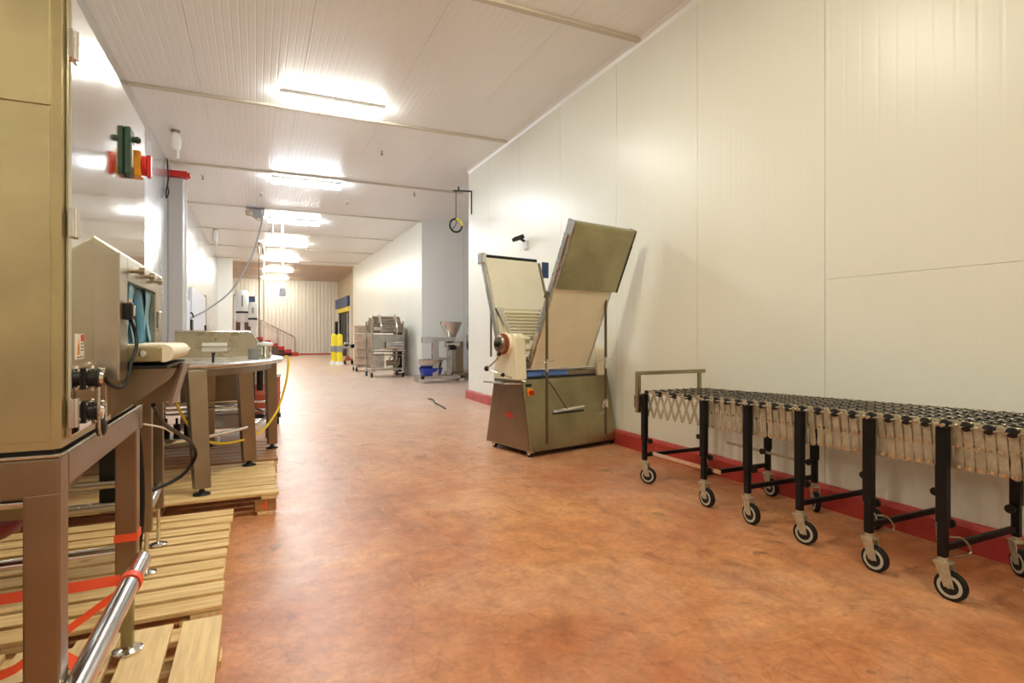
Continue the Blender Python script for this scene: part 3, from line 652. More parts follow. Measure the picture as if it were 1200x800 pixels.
# folded tables.  plane helper: fraction f from hinge to tip
def ftp(x, f, d=0):   # front table; d = offset towards the viewer
    n = Vector((0, -.911, -.412)); return Vector((x, .18-.61*f, .84+1.35*f)) + n*d
def slab(pt, x0, x1, f0, f1, d0, d1):
    return MB().hexa([pt(x0, f0, d0), pt(x1, f0, d0), pt(x1, f0, d1), pt(x0, f0, d1)], [pt(x0, f1, d0), pt(x1, f1, d0), pt(x1, f1, d1), pt(x0, f1, d1)])
fb = slab(ftp, .115, .875, 0, .97, 0, .028).build('front_belt_table', 'belt', ds, .01)
slab(ftp, .085, .11, .02, .96, -.035, .02).build('table_rail', 'steel', fb, .003)
slab(ftp, .88, .905, .02, .96, -.035, .02).build('table_rail', 'steel', fb, .003)
slab(ftp, .11, .88, .02, .97, -.04, -.002).build('table_bed', 'steeld', fb, .003)
pan = slab(ftp, .10, .895, .60, 1.0, .05, .075).build('catch_pan', 'olive', ds, .006)
slab(ftp, .10, .112, .60, 1.0, -.03, .05).build('pan_edge', 'steel', pan, .002)
slab(ftp, .897, .925, .60, .93, .02, .072).build('pan_edge', 'dark', pan, .002)  # dark slab along the right edge of the pan
p = ftp(0, 1.0, .03)
slab(ftp, .10, .92, .955, 1.035, -.03, .065).build('pan_nose', 'olive', pan, .018)
slab(ftp, .088, .10, .945, 1.04, -.035, .07).build('end_cap', 'chrome', pan, .01)
slab(ftp, .92, .932, .90, 1.04, -.035, .07).build('end_cap', 'chrome', pan, .01)
def btp(x, f, d=0):   # back table, d = towards the viewer side
    n = Vector((0, -.95, .31)); return Vector((x, .6+.4*f, .85+1.22*f)) + n*d
bb = slab(btp, .12, .87, .50, .98, 0, .028).build('rear_belt_table', 'belt2', ds, .01)
slab(btp, .08, .115, .05, .97, -.03, .03).build('table_rail', 'steel', bb, .003)
slab(btp, .875, .905, .05, .97, -.03, .03).build('table_rail', 'steeld', bb, .003)
slab(btp, .12, .87, .05, .98, -.03, -.002).build('table_bed', 'cream', bb)
p = btp(0, 1.0, 0)
MB().cyl((.12, p.y, p.z), (.87, p.y, p.z), .02, seg=16).build('tip_roller', 'plblack', bb, smooth=True)
MB().box(.055, .115, p.y-.07, p.y+.05, p.z-.1, p.z+.03).build('tip_bracket', 'chrome', bb, .02)
MB().box(.93, 1.03, p.y-.05, p.y-.035, p.z-.20, p.z-.01).build('blue_cover', 'navy', bb, .004)
gr = slab(btp, .20, .78, .24, .50, .012, .02).build('finger_guard', 'cream', ds)
for k in range(8):
    f = .26+.03*k; a = btp(.21+.03*(7-k)/7, f, .035); b = btp(.77-.10*(7-k)/7, f, .035)
    MB().cyl(a, b, .009, seg=8).build('guard_bar', 'belt', gr, smooth=True)
MB().hexa([btp(.26, .22, .02), btp(.30, .22, .02), btp(.30, .22, .04), btp(.26, .22, .04)], [btp(.12, .51, .02), btp(.22, .51, .02), btp(.22, .51, .04), btp(.12, .51, .04)]).build('guard_side_plate', 'steel', gr)
MB().hexa([btp(.60, .22, .02), btp(.68, .22, .02), btp(.68, .22, .04), btp(.60, .22, .04)], [btp(.74, .51, .02), btp(.86, .51, .02), btp(.86, .51, .04), btp(.74, .51, .04)]).build('guard_side_plate', 'steel', gr)
# support poles hanging from the tables
for x in (.055, .85):
    pl = MB().cyl((x, -.16, .16), (x, -.16, 1.60), .014, seg=12).build('support_pole', 'darkm', ds, smooth=True)
    MB().cyl((x, -.16, .84), (x, -.16, .96), .018, seg=12).tube([(x-.12, -.16, .925), (x, -.16, .93), (x+.1, -.16, .945)], .004, 6).build('pole_collar', 'chrome', pl, smooth=True)
    MB().bar((x, -.16, 1.60), (x+.03, -.10, 1.55), .03, .012).build('pole_hinge', 'steeld', pl)
MB().tube(bez([(.68, -.16, .40), (.75, -.165, .385), (.85, -.16, .40)], 8), .004, 6).build('lower_tie', 'chrome', ds, smooth=True)
MB().cyl((.85, -.16, .45), (.85, -.16, .53), .022, seg=12).cyl((.80, -.16, .50), (.86, -.16, .50), .014, seg=10).build('pole_clamp', 'chrome', ds, smooth=True)
MB().cyl((.12, .86, .95), (.12, .86, 1.56), .011, seg=12).build('rear_pole', 'darkm', ds, smooth=True)
MB().tube(bez([(.22, .12, .80), (.30, .05, .68), (.42, .04, .52), (.50, .045, .43)], 8), .005, 6).build('guard_cable', 'plblack', ds, smooth=True)

# ------------------------------------------------------------------ flexible skate wheel conveyor
T = (3.16, 2.3, 0)
fc = thing('skate_wheel_conveyor', 'expandable skate wheel conveyor on black wheeled legs along the right wall', 'conveyor', T)
legY = [3.69, 3.03, 2.645, 2.267, 1.865, 1.524, 1.19]
XA, XB = 2.85, 3.47
def topz(y): return .735 + .065*(3.69-y)/(3.69-1.5) if y > 1.5 else .80
YS = []
for a, b in zip(legY, legY[1:]):
    n = 8
    for k in range(n): YS.append(a + (b-a)*k/n)
YS.append(legY[-1])
def rounded_link(mb, p0, p1, w_, t_, side):
    mb.bar(p0, p1, t_, w_, up=(0, 1, 0))
    for p in (p0, p1): mb.cyl(Vector(p)-Vector((t_/2, 0, 0)), Vector(p)+Vector((t_/2, 0, 0)), w_/2, seg=10)
    return mb
for X, sgn in ((XA, -1), (XB, 1)):
    for i, (a, b) in enumerate(zip(YS, YS[1:])):
        za, zb = topz(a)-.006, topz(b)-.006; hh = .19
        XI = X - sgn*.052; wl = .035 if a < 3.1 else .026
        q = 1.0 if a > 3.1 else .32; bb_ = a+(b-a)*q; zq = za+(zb-za)*q
        lk = rounded_link(MB(T), (XI+sgn*.027, a, za), (XI+sgn*.027, bb_, zq-hh), wl, .003, sgn)
        rounded_link(lk, (XI+sgn*.021, bb_, zq), (XI+sgn*.021, a, za-hh), wl*.8, .003, sgn)
        lk.bm.faces.ensure_lookup_table(); nf = len(lk.bm.faces)
        m_ = ((a+bb_)/2, (za+zq)/2-hh/2); xo, xi = XI+sgn*.034, XI+sgn*.019
        for yy_, zz_ in ((a, za), m_, (bb_, zq-hh)): lk.cyl((xo, yy_, zz_), (xi, yy_, zz_), .0085, .0085, seg=8)
        l_ = lk.build('scissor_link', 'zinc', fc); l_.data.materials.append(M['zinc2'])
        for f_ in l_.data.polygons[nf:]: f_.material_index = 1
# axles
for i, y in enumerate(YS):
    MB(T).cyl((XA-.03, y, topz(y)-.012), (XB+.03, y, topz(y)-.012), .004, seg=8).build('axle', 'zinc2', fc, smooth=True)
lat = MB(T)
nW = 8; pw = (XB-XA)/nW
for i, (a, b) in enumerate(zip(YS, YS[1:])):
    for k in range(nW):
        x0 = XA + pw*(k+.25 + (.5 if i % 2 else 0)); x1 = XA + pw*(k+.25 + (0 if i % 2 else .5))
        if x0 > XB-.01 or x1 > XB-.01: continue
        lat.bar((x0, a, topz(a)+.001), (x1, b, topz(b)+.001), .007, .016, up=(0, 0, 1))
lat.build('inner_lattice', 'zinc2', fc)
def wheelmesh(mb, x, y, z):
    mb.lathe([(.016, -.0085), (.0225, -.006), (.0225, .006), (.016, .0085)], (x, y, z), 'x', 14); return mb
proto = None; rest = MB(T); cnt = 0; spots = []
for i, y in enumerate(YS):
    for k in range(nW):
        x = XA + pw*(k+.5 + (.5 if i % 2 else 0)) - .02
        if x < XB: spots.append((x, y, topz(y)-.012))
spots.sort(key=lambda s: s[0]**2+s[1]**2)
for (x, y, z) in spots:
    if cnt < 100:
        if proto is None: proto = wheelmesh(MB((x, y, z)), x, y, z).build('skate_wheel', 'plblack', fc, smooth=True); o = proto
        else: o = proto.copy(); C.objects.link(o)
        o.location = Vector((x, y, z)) - Vector(T); cnt += 1
    else: wheelmesh(rest, x, y, z)
ro = rest.build('skate_wheels', 'plblack', fc, smooth=True); ro['kind'] = 'stuff'
# legs, casters, cross bars
def caster(lg, x, y, ang):
    c, s_ = math.cos(ang), math.sin(ang)           # trail direction
    def P(u, v, z): return (x + u*c - v*s_, y + u*s_ + v*c, z)
    f = MB(T)
    f.cyl((x, y, .165), (x, y, .185), .018, seg=14)
    for sgn in (-1, 1):
        v0, v1 = sgn*.02, sgn*.024
        f.hexa([P(.012, v0, .06), P(.052, v0, .06), P(.052, v1, .06), P(.012, v1, .06)], [P(-.028, v0, .165), P(.03, v0, .165), P(.03, v1, .165), P(-.028, v1, .165)])
    f.hexa([P(-.03, -.026, .158), P(.035, -.026, .158), P(.035, .026, .158), P(-.03, .026, .158)], [P(-.03, -.026, .166), P(.035, -.026, .166), P(.035, .026, .166), P(-.03, .026, .166)])
    f.cyl(P(.032, -.027, .064), P(.032, .027, .064), .007, seg=10)
    f.build('caster_fork', 'zinc', lg)
    MB(T).cyl(P(.032, -.016, .064), P(.032, .016, .064), .064, seg=32).build('caster_tyre', 'rubber', lg, .004, True)
    MB(T).cyl(P(.032, -.0172, .064), P(.032, .0172, .064), .050, seg=28).build('caster_disc', 'tread', lg, smooth=True)
    MB(T).cyl(P(.032, -.0185, .064), P(.032, .0185, .064), .036, seg=24).build('caster_hub', 'plblack', lg, smooth=True)
for i, y in enumerate(legY):
    for X, sgn in ((XA, -1), (XB, 1)):
        z1 = topz(y) - .0
        lg = MB(T).box(X-.02, X+.02, y-.023, y+.023, .34, z1-.02).box(X-.016, X+.016, y-.018, y+.018, .185, .34).build('leg', 'black', fc, .004)
        MB(T).cyl((X-.034*1, y-.012, z1-.012), (X-.021, y-.012, z1-.012), .009, seg=10).cyl((X-.034, y+.012, z1-.012), (X-.021, y+.012, z1-.012), .009, seg=10).build('leg_bolt', 'zinc2', lg, smooth=True)
        MB(T).cyl((X-sgn*.02, y, .33), (X-sgn*.05, y, .33), .006, seg=8).cyl((X-sgn*.05, y, .33), (X-sgn*.065, y, .33), .022, seg=14).build('clamp_knob', 'plblack', lg, smooth=True)
        rnd = random.Random(i*7+int(sgn)+3)
        ang = R(-90 + (rnd.uniform(-14, 14) if sgn < 0 else rnd.uniform(-60, 60)))
        if i == 0 and sgn < 0: ang = R(-60)
        caster(lg, X, y, ang)
    MB(T).bar((XA+.02, y, .225), (XB-.02, y, .225), .022, .03).build('cross_bar', 'black', fc, .003)
MB(T).bar((XA+.03, 3.66, .245), (XA+.03, 2.90, .255), .004, .028, up=(0, 0, 1)).build('tie_strip', 'zinc2', fc)
MB(T).bar((XB-.035, 3.4, .33), (XB-.035, 2.7, .32), .004, .02, up=(0, 0, 1)).build('tie_strip', 'zinc', fc)
for y in (1.865, 1.524):
    MB(T).tube([(XA+.05+.0*k, y+.0, .20) for k in range(1)] + bez([(XA+.03, y, .27), (XA+.10, y-.03, .26), (XA+.12, y-.05, .20), (XA+.04, y-.02, .18)], 6), .005, 6).build('release_loop', 'steeld', fc, smooth=True)
# end handle frame
ef = MB(T).box(2.815, 2.85, 3.735, 3.77, .56, .89).box(XB-.01, XB+.02, 3.735, 3.76, .62, .885).box(2.815, XB+.06, 3.73, 3.765, .865, .895)
ef.build('end_handle', 'olive', fc, .003)
MB(T).box(2.808, 2.852, 3.715, 3.775, .60, .70).build('handle_clamp', 'steeld', fc, .003)

# ------------------------------------------------------------------ wall and ceiling fittings
def lamp_fixture(y, col, k, label):
    t = thing('ceiling_light', label, 'light', (.925, y, H), 0, 'fluorescent lights down the ceiling')
    MB().prism([(-.105, -.045), (.105, -.045), (.095, 0), (-.095, 0)], 'x', -.645, .645).build('housing', 'white', t, .004)
    df = MB().prism([(-.098, -.045), (.098, -.045), (.085, -.095), (.055, -.118), (-.055, -.118), (-.085, -.095)], 'x', -.635, .635)
    df = df.build('diffuser', emis('tube_glow', col, LAMP*k), t); df.data.materials.append(emis('tube_glow_side', col, LAMP*k*.48))
    for f_ in df.data.polygons:
        if f_.normal.z > -.5: f_.material_index = 1
    for x in (-.45, .45):
        MB().box(x-.012, x+.012, -.112, -.104, -.06, -.03).build('clip', 'chrome', t)
    return t
names = {0: 'ceiling light by the wall behind the camera', 1: 'ceiling light just behind the camera', 2: 'ceiling light overhead between camera and sheeter',
         3: 'nearest ceiling light in view, warm white and largest', 4: 'bluish white ceiling light, second from the camera',
         5: 'third ceiling light, just beyond the bluish one', 6: 'fourth ceiling light down the hall',
         7: 'fifth ceiling light down the hall', 8: 'sixth ceiling light, small above the tan panels', 9: 'farthest small ceiling light near the end wall'}
for i, (y, col, k) in enumerate(LAMPS):
    lamp_fixture(y, col, k, names.get(i, 'fluorescent light over the near end of the hall'))

# cable reel bracket on the ceiling and its slack cable
T = (0, 14.9, H)
rl = thing('cable_reel', 'grey cable reel bracket bolted under the ceiling, cable slanting from it', 'cable reel', T)
MB(T).box(-.22, .16, 14.8, 15.0, H-.03, H).build('mounting_plate', 'grey', rl, .004)
MB(T).prism([(-.24, H-.09), (-.1, H-.06), (.12, H-.05), (.14, H-.34), (.02, H-.30), (-.08, H-.22), (-.22, H-.2)], 'y', 14.86, 14.94).build('bracket', 'steeld', rl, .01)
MB(T).cyl((.02, 14.82, H-.16), (.02, 14.98, H-.16), .1, seg=20).build('drum', 'grey', rl, smooth=True)
tag(MB().tube(bez([(.17, 14.75, H-.01), (.10, 14.7, 3.75), (-.12, 14.55, 2.95), (-.5, 14.3, 2.2), (-.95, 14.0, 1.75), (-1.28, 13.7, 1.52)], 10), .018, 8).build('hanging_cable', 'grey', smooth=True),
    'grey cable slanting from the ceiling reel down to the black wall switch', 'cable')
T = (-1.3, 13.6, 1.3)
bs = thing('wall_switch', 'black switch box with white face where the slanting cable ends', 'switch', T)
MB(T).box(-1.42, -1.22, 13.5, 13.8, 1.22, 1.5).build('box', 'plblack', bs, .01)
MB(T).box(-1.36, -1.26, 13.49, 13.5, 1.26, 1.44).build('face_plate', 'white', bs)
MB(T).tube(bez([(-1.3, 13.6, 1.5), (-1.36, 13.6, 1.6), (-1.24, 13.6, 1.64), (-1.2, 13.6, 1.54)], 6), .015, 6).build('cable_loop', 'plblack', bs, smooth=True)
# white service door in left wall
d1 = struct('door_1', MB().box(-1.42, -1.375, 15.2, 19.2, 0, 2.3), 'bwhite', 'bluish white sliding door on the left wall', 'door')
struct('trim_door_1', MB().box(-1.42, -1.36, 19.2, 19.35, 0, 2.36), 'steeld', 'steel frame post of the sliding door', 'trim')
MB().box(-1.375, -1.33, 18.7, 18.85, 1.1, 1.45).build('door_handle', 'plblack', d1)
tag(MB().box(-1.42, -1.2, 12.0, 12.9, 0, 1.86).build('white_cabinet', 'bwhite', None, .02), 'narrow white cabinet against the left wall beyond the nearest machine', 'cabinet')

# red wall socket with hanging cable loop
T = (-1.3, 11.3, 4.0)
sk = thing('red_industrial_socket', 'red socket sticking out on top of the grey pilaster', 'socket', T)
MB(T).box(-1.42, -1.12, 11.55, 11.75, 3.99, 4.10).build('socket_body', 'red', sk, .01)
MB(T).cyl((-1.12, 11.65, 4.045), (-1.08, 11.65, 4.045), .05, seg=16).build('socket_collar', 'red', sk, smooth=True)
MB(T).cyl((-1.085, 11.6, 4.045), (-1.078, 11.6, 4.045), .025, seg=12).build('socket_face', 'white', sk)
tag(MB().tube(bez([(-1.40, 11.3, 4.22), (-1.39, 11.3, 4.1), (-1.38, 11.32, 3.92), (-1.39, 11.3, 3.75), (-1.36, 11.2, 3.62), (-1.38, 11.1, 3.5), (-1.40, 11.2, 3.62), (-1.39, 11.3, 3.76)], 8), .013, 6).build('wall_cable_loop', 'plblack', smooth=True),
    'black cable hanging in a small loop left of the red socket', 'cable')

def horn(label, x, y, hh):
    t = thing('ceiling_sensor', label, 'sensor', (x, y, H), 0, 'sensors hanging from the left of the ceiling')
    MB().cyl((0, 0, -.04), (0, 0, 0), .06, seg=16).build('mount', 'steeld', t, smooth=True)
    MB().lathe([(.05, -hh), (.075, -hh+.03), (.08, -.12), (.05, -.04)], (0, 0, 0)).build('lens', 'white', t, smooth=True)
    MB().cyl((.03, 0, -hh-.12), (.03, 0, -hh), .02, seg=10).build('tip', 'white', t, smooth=True)
    return t
horn('larger white pendant sensor on the ceiling above the red socket', -1.1, 9.75, .30)
horn('smaller white pendant sensor farther down the ceiling edge', -1.08, 18.4, .38)
def sprink(label, x, y):
    t = thing('sprinkler_head', label, 'sprinkler', (x, y, H), 0, 'sprinkler heads on the ceiling')
    MB().lathe([(.04, -.012), (.045, 0)], (0, 0, 0)).build('escutcheon', 'white', t, smooth=True)
    MB().cyl((0, 0, -.07), (0, 0, -.01), .012, seg=10).lathe([(.03, -.075), (.03, -.07)], (0, 0, 0)).build('deflector', 'steeld', t, smooth=True)
    return t
for lab, x, y in (('sprinkler head between the first light and the bluish light', 1.9, 9.4), ('sprinkler head left of the bluish light', .10, 13.3),
                  ('sprinkler head right of the bluish light', 1.9, 13.3), ('sprinkler head near the recess corner of the ceiling', 3.1, 11.9), ('sprinkler head just past the red socket', -.93, 12.3),
                  ('sprinkler head above the tan ceiling panels', 2.6, 27.5), ('sprinkler head between the reel and the drop pipes', .35, 17.8)):
    sprink(lab, x, y)
# drop pipes
def pipe(label, x, y, z0, r, m, end=None):
    t = thing('drop_pipe', label, 'pipe', (x, y, H), 0, 'pipes dropping from the ceiling')
    MB((x, y, H)).cyl((x, y, z0), (x, y, H), r, seg=12).build('pipe', m, t, smooth=True)
    MB((x, y, H)).cyl((x, y, H-.05), (x, y, H), r*2.2, seg=14).build('flange', m, t, smooth=True)
    if end == 'box':
        MB((x, y, H)).lathe([(.05, z0-.22), (.09, z0-.2), (.07, z0-.02), (.03, z0)], (x, y, 0)).build('nozzle', 'grey', t, smooth=True)
        MB((x, y, H)).cyl((x-.25, y, H-.01), (x-.25, y, H-.35), .03, seg=10).cyl((x-.25, y, H-.3), (x, y, H-.3), .014, seg=8).build('side_branch', 'steeld', t, smooth=True)
    if end == 'valve':
        MB((x, y, H)).cyl((x, y, H-.35), (x, y, H-.15), r*2.2, seg=10).build('valve', 'steeld', t, smooth=True)
    return t
pipe('white drop pipe with a grey nozzle hanging in the middle of the hall', .66, 16.6, 2.45, .035, 'white', 'box')
pipe('brown thin drop pipe, left of the pair before the end wall', .09, 20.6, 0, .018, 'brown', 'valve')
pipe('yellowed drop pipe, right of the pair before the end wall', .24, 20.7, 0, .028, 'batten', 'valve')

# hanging hoop on bracket at the recess corner
T = (3.55, 9.75, 3.8)
hb = thing('hose_hanger', 'dark bracket at the wall corner with a coiled ring hanging from it', 'hanger', T)
MB(T).bar((3.26, 9.75, 3.80), (3.62, 9.75, 3.82), .022, .022).cyl((3.36, 9.75, 3.80), (3.36, 9.75, 3.88), .015, seg=8).build('arm', 'plblack', hb)
MB(T).cyl((3.61, 9.75, 3.40), (3.61, 9.75, 3.82), .012, seg=8).build('conduit', 'plblack', hb)
MB(T).cyl((3.31, 9.75, 3.29), (3.31, 9.75, 3.80), .007, seg=8).build('rod', 'plblack', hb)
MB(T).tube([(3.31+.115*math.cos(a), 9.75, 3.17+.12*math.sin(a)) for a in [k*math.pi/14 for k in range(28)]], .017, 8, True).tube(bez([(3.31, 9.74, 3.28), (3.30, 9.73, 3.18), (3.24, 9.74, 3.10)], 6), .008, 6).build('coil', 'plblack', hb, smooth=True)
MB(T).tube([(3.31+.112*math.cos(a), 9.745, 3.17+.117*math.sin(a)) for a in [k*math.pi/14 for k in range(0, 8)]], .02, 8).build('yellow_tape', 'byellow', hb, smooth=True)
# small bracket camera on the near right wall
T = (3.6, 7.45, 2.57)
wc = thing('wall_camera', 'small dark camera on the wall above the folded sheeter tables', 'camera', T)
MB(T).box(3.58, 3.62, 7.38, 7.5, 2.44, 2.56).build('wall_plate', 'white', wc, .004)
MB(T).bar((3.60, 7.45, 2.55), (3.50, 7.45, 2.60), .03, .03).build('arm', 'plblack', wc)
MB(T).bar((3.56, 7.42, 2.625), (3.42, 7.46, 2.57), .07, .06).cyl((3.43, 7.46, 2.573), (3.40, 7.47, 2.56), .025, seg=12).build('camera_body', 'plblack', wc, .005)

# ------------------------------------------------------------------ equipment along the far right wall
T = (3.2, 15.9, 0)
rk = thing('stacked_conveyor_rack', 'tall grey rack holding a stacked conveyor machine, beside the recess', 'machine', T)
x0, x1, y0, y1 = 2.86, 3.72, 15.5, 16.3
for (x, y) in ((x0, y0), (x1, y0), (x0, y1), (x1, y1)):
    p_ = MB(T).box(x-.025, x+.025, y-.025, y+.025, .12, 1.55).build('post', 'steel', rk, .004)
    MB(T).cyl((x-.02, y, .06), (x+.02, y, .06), .06, seg=16).box(x-.03, x+.03, y-.03, y+.03, .1, .125).build('caster', 'rubber', p_, smooth=True)
MB(T).box(x0, x1, y0, y1, .2, .25).build('bottom_deck', 'steel', rk, .005)
MB(T).box(x0, x1, y0, y1, .70, .73).build('middle_deck', 'steeld', rk, .005)
MB(T).box(x0+.02, x1-.02, y0-.06, y0-.03, .77, 1.17).box(x0+.02, x1-.02, y0-.06, y1, 1.15, 1.18).build('front_cover', 'steel', rk, .01)
MB(T).cyl((x0+.35, y0-.12, .88), (x1-.05, y0-.12, .88), .11, seg=20).box(x0+.35, x1-.05, y0-.12, y0-.03, .80, .99).build('motor', 'chrome', rk, smooth=True)
MB(T).prism([(y0, 1.22), (y0+.05, 1.5), (y0+.25, 1.68), (y1-.25, 1.7), (y1, 1.55), (y1, 1.22)], 'x', x0+.03, x1-.03).build('folded_belt_unit', 'steeld', rk, .03)
for k in range(7):
    z = 1.27+.05*k
    MB(T).cyl((x0+.28, y0-.01+.02*k, z), (x1-.2, y0-.01+.02*k, z), .022, seg=10).build('roller', 'steel', rk, smooth=True)
for x in (x0+.25, x1-.18):
    MB(T).tube(bez([(x, y0-.03, 1.22), (x, y0-.04, 1.38), (x, y0+.06, 1.58), (x, y0+.25, 1.72)], 6), .03, 8).build('frame_arm', 'steel', rk, smooth=True)
MB(T).box(x0+.06, x0+.34, y0-.02, y0+.1, .27, .66).build('end_plate', 'steel', rk, .01)
MB(T).tube(bez([(x0+.4, y0-.02, .3), (x0+.55, y0-.02, .6), (x0+.7, y0-.02, .32), (x1-.1, y0-.02, .55)], 8), .018, 8).cyl((x0, y0-.03, .62), (x1, y0-.03, .62), .015, seg=8).cyl((x0+.4, y0+.05, .40), (x1-.1, y0+.05, .40), .07, seg=14).build('lower_frame', 'steeld', rk, smooth=True)
MB(T).cyl((x0+.03, y0-.06, 1.33), (x0+.22, y0-.06, 1.33), .06, seg=14).build('side_motor', 'chrome', rk, smooth=True)
# black machine half hidden right of the rack
T = (3.85, 16.4, 0)
bk = thing('black_fan_unit', 'dark rounded unit tucked between the rack and the wall', 'machine', T)
MB(T).prism([(16.3, .1), (16.3, 1.35), (16.45, 1.5), (16.7, 1.45), (16.9, 1.1), (16.9, .1)], 'x', 3.74, 3.96).build('body', 'black', bk, .03)
MB(T).cyl((3.72, 16.28, .72), (4.0, 16.28, .72), .03, seg=12).box(3.74, 3.96, 16.3, 16.9, .04, .1).build('arm', 'chrome', bk, .01)
MB(T).cyl((3.76, 16.4, .05), (3.79, 16.4, .05), .05, seg=14).cyl((3.9, 16.4, .05), (3.93, 16.4, .05), .05, seg=14).cyl((3.76, 16.8, .05), (3.79, 16.8, .05), .05, seg=14).cyl((3.9, 16.8, .05), (3.93, 16.8, .05), .05, seg=14).build('wheel', 'rubber', bk)
# tan crates on a steel base left of the rack
T = (3.1, 18.6, 0)
tc_ = thing('crate_stack', 'tan crates stacked on a wheeled base left of the grey rack', 'crate stack', T)
for k in range(5):
    z = .2+.255*k
    MB(T).box(2.93, 3.45, 18.3, 18.9, z, z+.235).build('crate', 'tanv', tc_, .01)
    MB(T).box(2.92, 3.46, 18.29, 18.91, z+.2, z+.24).build('crate_rim', 'tanv', tc_, .005)
b_ = MB(T).box(2.85, 3.5, 18.2, 19.0, .13, .19).build('base_frame', 'steel', tc_, .005)
for (x, y) in ((2.9, 18.3), (3.45, 18.3), (2.9, 18.9), (3.45, 18.9)): MB(T).cyl((x-.02, y, .065), (x+.02, y, .065), .065, seg=14).build('wheel', 'rubber', b_)

# depositors in the recess
def depositor(label, x, y, hopper=True):
    T = (x, y, 0)
    t = thing('hopper_machine', label, 'machine', T, 0, 'hopper machines in the recess')
    fr = MB(T).box(x-.32, x+.75, y-.35, y-.27, .1, .17).box(x-.32, x+.75, y+.27, y+.35, .1, .17).box(x-.32, x-.24, y-.35, y+.35, .1, .17).box(x+.67, x+.75, y-.35, y+.35, .1, .17)
    fr = fr.build('base_frame', 'steel', t, .005)
    for (a, b) in ((-.28, -.31), (-.28, .31), (.71, -.31), (.71, .31)):
        MB(T).cyl((x+a, y+b-.02, .055), (x+a, y+b+.02, .055), .055, seg=16).box(x+a-.03, x+a+.03, y+b-.04, y+b+.04, .08, .11).build('wheel', 'chrome', fr, smooth=True)
    MB(T).box(x-.02, x+.14, y-.28, y-.16, .17, 1.05).build('column', 'steel', t, .01)
    MB(T).box(x+.42, x+.52, y-.1, y, .17, 1.0).build('column', 'steel', t, .01)
    MB(T).box(x-.2, x+.55, y-.3, y+.1, 1.02, 1.12).build('top_deck', 'steel', t, .01)
    MB(T).box(x-.28, x-.02, y-.33, y-.18, .98, 1.12).build('control_head', 'chrome', t, .01)
    MB(T).cyl((x-.1, y-.25, .57), (x+.5, y-.25, .60), .03, seg=12).build('brace', 'steel', t, smooth=True)
    if hopper:
        MB(T).lathe([(.07, .98), (.08, 1.05), (.26, 1.42), (.275, 1.5), (.25, 1.5)], (x+.52, y-.05, 0), seg=32).build('hopper', 'steel', t, smooth=True)
        MB(T).cyl((x+.35, y-.1, .94), (x+.72, y-.1, .94), .07, seg=16).build('pump_cylinder', 'chrome', t, smooth=True)
        MB(T).cyl((x+.45, y-.2, .85), (x+.60, y-.2, .85), .05, seg=12).build('valve', 'plblack', t, smooth=True)
    return t
depositor('stainless machine on wheels with a big cone hopper in the recess', 3.93, 13.55)
T = (5.230, 14.25, 0)
d2 = thing('filling_machine', 'second stainless machine in the recess, cut off by the near wall corner', 'machine', T)
MB(T).box(4.740, 4.960, 14.00, 14.30, .2, 1.0).build('column', 'steeld', d2, .01)
f2 = MB(T).box(4.600, 5.680, 13.90, 14.50, .12, .2).build('base_frame', 'steeld', d2, .01)
for (a, b) in ((4.660, 13.95), (5.580, 13.95), (4.660, 14.45), (5.580, 14.45)): MB(T).cyl((a, b-.02, .06), (a, b+.02, .06), .06, seg=14).build('wheel', 'chrome', f2, smooth=True)
MB(T).lathe([(.04, .62), (.05, .7), (.16, .8), (.17, 1.05), (.13, 1.2), (.04, 1.24), (.03, 1.6)], (5.230, 14.05, 0), seg=24).build('vessel', 'steel', d2, smooth=True)
MB(T).bar((4.830, 14.10, .95), (5.180, 14.05, 1.3), .06, .06).build('arm', 'chrome', d2, .01)
MB(T).box(5.180, 5.300, 14.20, 14.30, .2, 1.7).build('mast', 'steel', d2, .01)
tb = thing('blue_tub', 'blue plastic tub holding a steel bowl, on the base of the hopper machine', 'tub', (3.94, 13.54, .17))
MB().lathe([(.20, 0), (.26, .05), (.29, .17), (.31, .19), (.30, .19), (.27, .16), (.19, .02)], (0, 0, 0), seg=28).build('tub_body', 'tub', tb, smooth=True)
MB().lathe([(.17, .10), (.25, .18), (.30, .38), (.31, .39), (.29, .39), (.16, .12)], (0, 0, 0), seg=28).build('steel_bowl', 'steel', tb, smooth=True)
tag(MB().tube(bez([(2.86, 9.95, .02), (2.87, 9.7, .025), (2.80, 9.35, .015), (2.78, 9.0, .012), (2.74, 8.6, .012)], 8), .012, 8).build('floor_cable', 'plblack', smooth=True), 'short dark cable end lying on the floor before the recess', 'cable')

# bollards and clutter before the dock door
def bollard(label, x, y):
    t = thing('yellow_bollard', label, 'bollard', (x, y, 0), 0, 'yellow bollards before the dock door')
    MB().lathe([(.11, .02), (.11, 1.12), (.09, 1.17), (.04, 1.2)], (0, 0, 0), seg=24).build('sleeve', 'byellow', t, smooth=True)
    MB().lathe([(.115, .5), (.135, .52), (.135, .72), (.115, .74)], (0, 0, 0), seg=24).build('bumper_band', 'grey', t, smooth=True)
    MB().lathe([(.17, 0), (.17, .03), (.14, .12), (.115, .14)], (0, 0, 0), seg=20).build('base_collar', 'white', t, smooth=True)
    return t
bollard('yellow bollard with grey band, left of the two by the dock door', 2.77, 22.9)
bollard('yellow bollard with grey band, right of the two by the dock door', 2.92, 22.4)
T = (3.35, 23.0, 0)
mt = thing('dosing_machine', 'small grey machine head on a red base beside the bollards', 'machine', T)
MB(T).box(3.2, 3.5, 22.9, 23.2, .14, .22).cyl((3.3, 22.95, .16), (3.3, 22.95, .34), .13, .06, seg=14).build('red_base', 'terra', mt, .01)
MB(T).cyl((3.35, 23.05, .3), (3.35, 23.05, .7), .05, seg=12).build('stem', 'steel', mt, smooth=True)
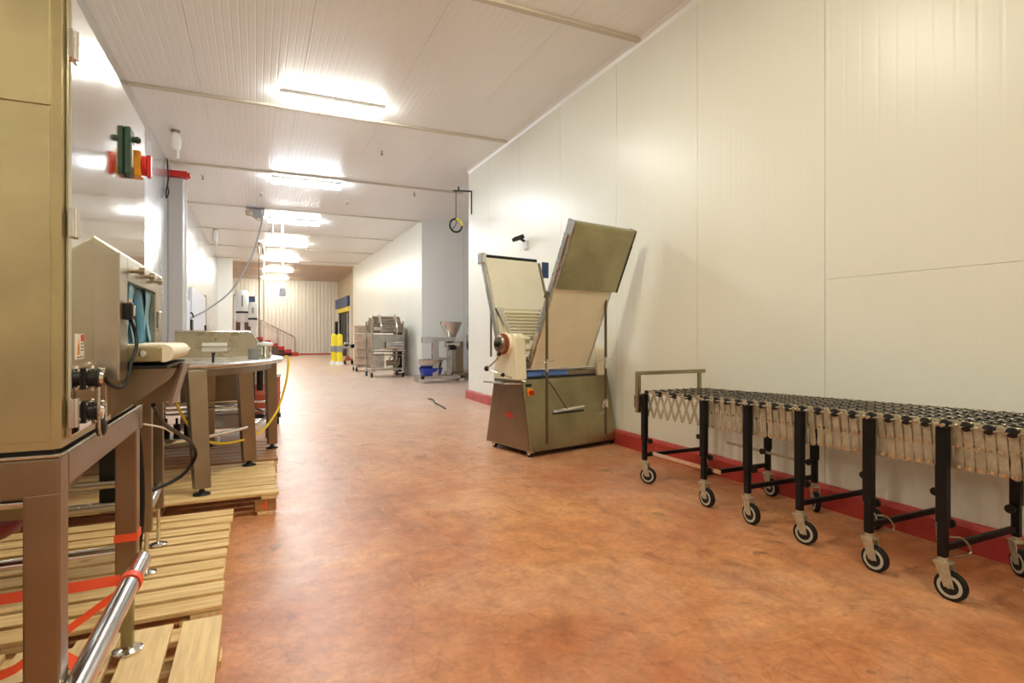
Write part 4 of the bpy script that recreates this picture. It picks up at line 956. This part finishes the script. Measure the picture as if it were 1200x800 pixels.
MB(T).box(3.15, 3.6, 22.9, 23.2, .62, .80).cyl((3.25, 22.9, .78), (3.25, 23.1, .78), .1, seg=14).cyl((3.48, 22.9, .72), (3.48, 23.1, .72), .1, seg=14).build('head', 'steel', mt, .02)
for (a, b) in ((3.2, 22.92), (3.48, 22.92), (3.2, 23.2), (3.48, 23.2)): MB(T).cyl((a-.02, b, .07), (a+.02, b, .07), .07, seg=12).build('wheel', 'rubber', mt)
# dock door
d2_ = struct('door_2', MB().box(4.36, 4.42, 29.0, 33.2, 0, 3.05), 'dark', 'dark dock doorway at the far right', 'door')
MB().box(4.24, 4.36, 28.7, 29.0, 0, 3.1).box(4.24, 4.36, 33.2, 33.5, 0, 3.1).build('door_frame', 'white', d2_)
MB().box(4.2, 4.36, 29.0, 33.2, 2.35, 2.6).build('yellow_lintel', 'byellow', d2_)
MB().box(4.12, 4.36, 28.8, 33.4, 2.6, 3.1).build('blue_header_pad', 'navy', d2_)
MB().box(4.34, 4.36, 30.2, 30.5, 0, 2.3).build('inner_post', 'steel', d2_)
tag(MB().box(4.1, 4.24, 33.2, 33.6, 0, 1.9).build('black_dock_post', 'plblack', None, .02), 'black post at the far side of the dock door', 'post')

# stairs to the far doorway
stp = thing('red_staircase', 'short flight of red steps rising to the far doorway', 'stairs', (.9, 33.2, 0))
T = (.9, 33.2, 0)
for k in range(6):
    x = 2.1 - .35*k
    s_ = MB(T).box(x-.35, x, 32.6, 33.95, .17*k, .17*(k+1)).build('step', 'step', stp)
MB(T).box(-1.1, 0.0, 32.6, 33.95, 0, 1.02).build('landing', 'step', stp)
hr = MB(T).tube([(-.1, 33.9, 2.0), (.25, 33.9, 1.95), (2.0, 33.9, 1.0)], .022, 8).build('handrail', 'steel', stp, smooth=True)
for x, z0, z1 in ((.25, .9, 1.95), (1.1, .5, 1.48), (2.0, 0, 1.0)): MB(T).cyl((x, 33.9, z0), (x, 33.9, z1), .018, seg=8).build('rail_post', 'steel', hr, smooth=True)
d3 = struct('door_3', MB().box(-.52, -.06, 34.02, 34.08, 1.9, 3.2).box(-.98, -.52, 34.02, 34.08, 1.02, 1.9).box(-.52, -.06, 34.02, 34.08, 1.02, 1.9), 'brown', 'brown door panels at the head of the red steps', 'door')
MB().box(-1.08, -1.0, 33.9, 34, 1.02, 3.33).box(-.05, .03, 33.9, 34, 1.02, 3.33).box(-1.08, .03, 33.9, 34, 3.25, 3.35).build('door_frame', 'white', d3)
MB().box(-.50, -.08, 33.99, 34.02, 1.9, 3.18).build('dark_pane', 'navy', d3)
MB().box(-.98, -.54, 33.99, 34.02, 1.9, 3.2).build('white_panel', 'white', d3)
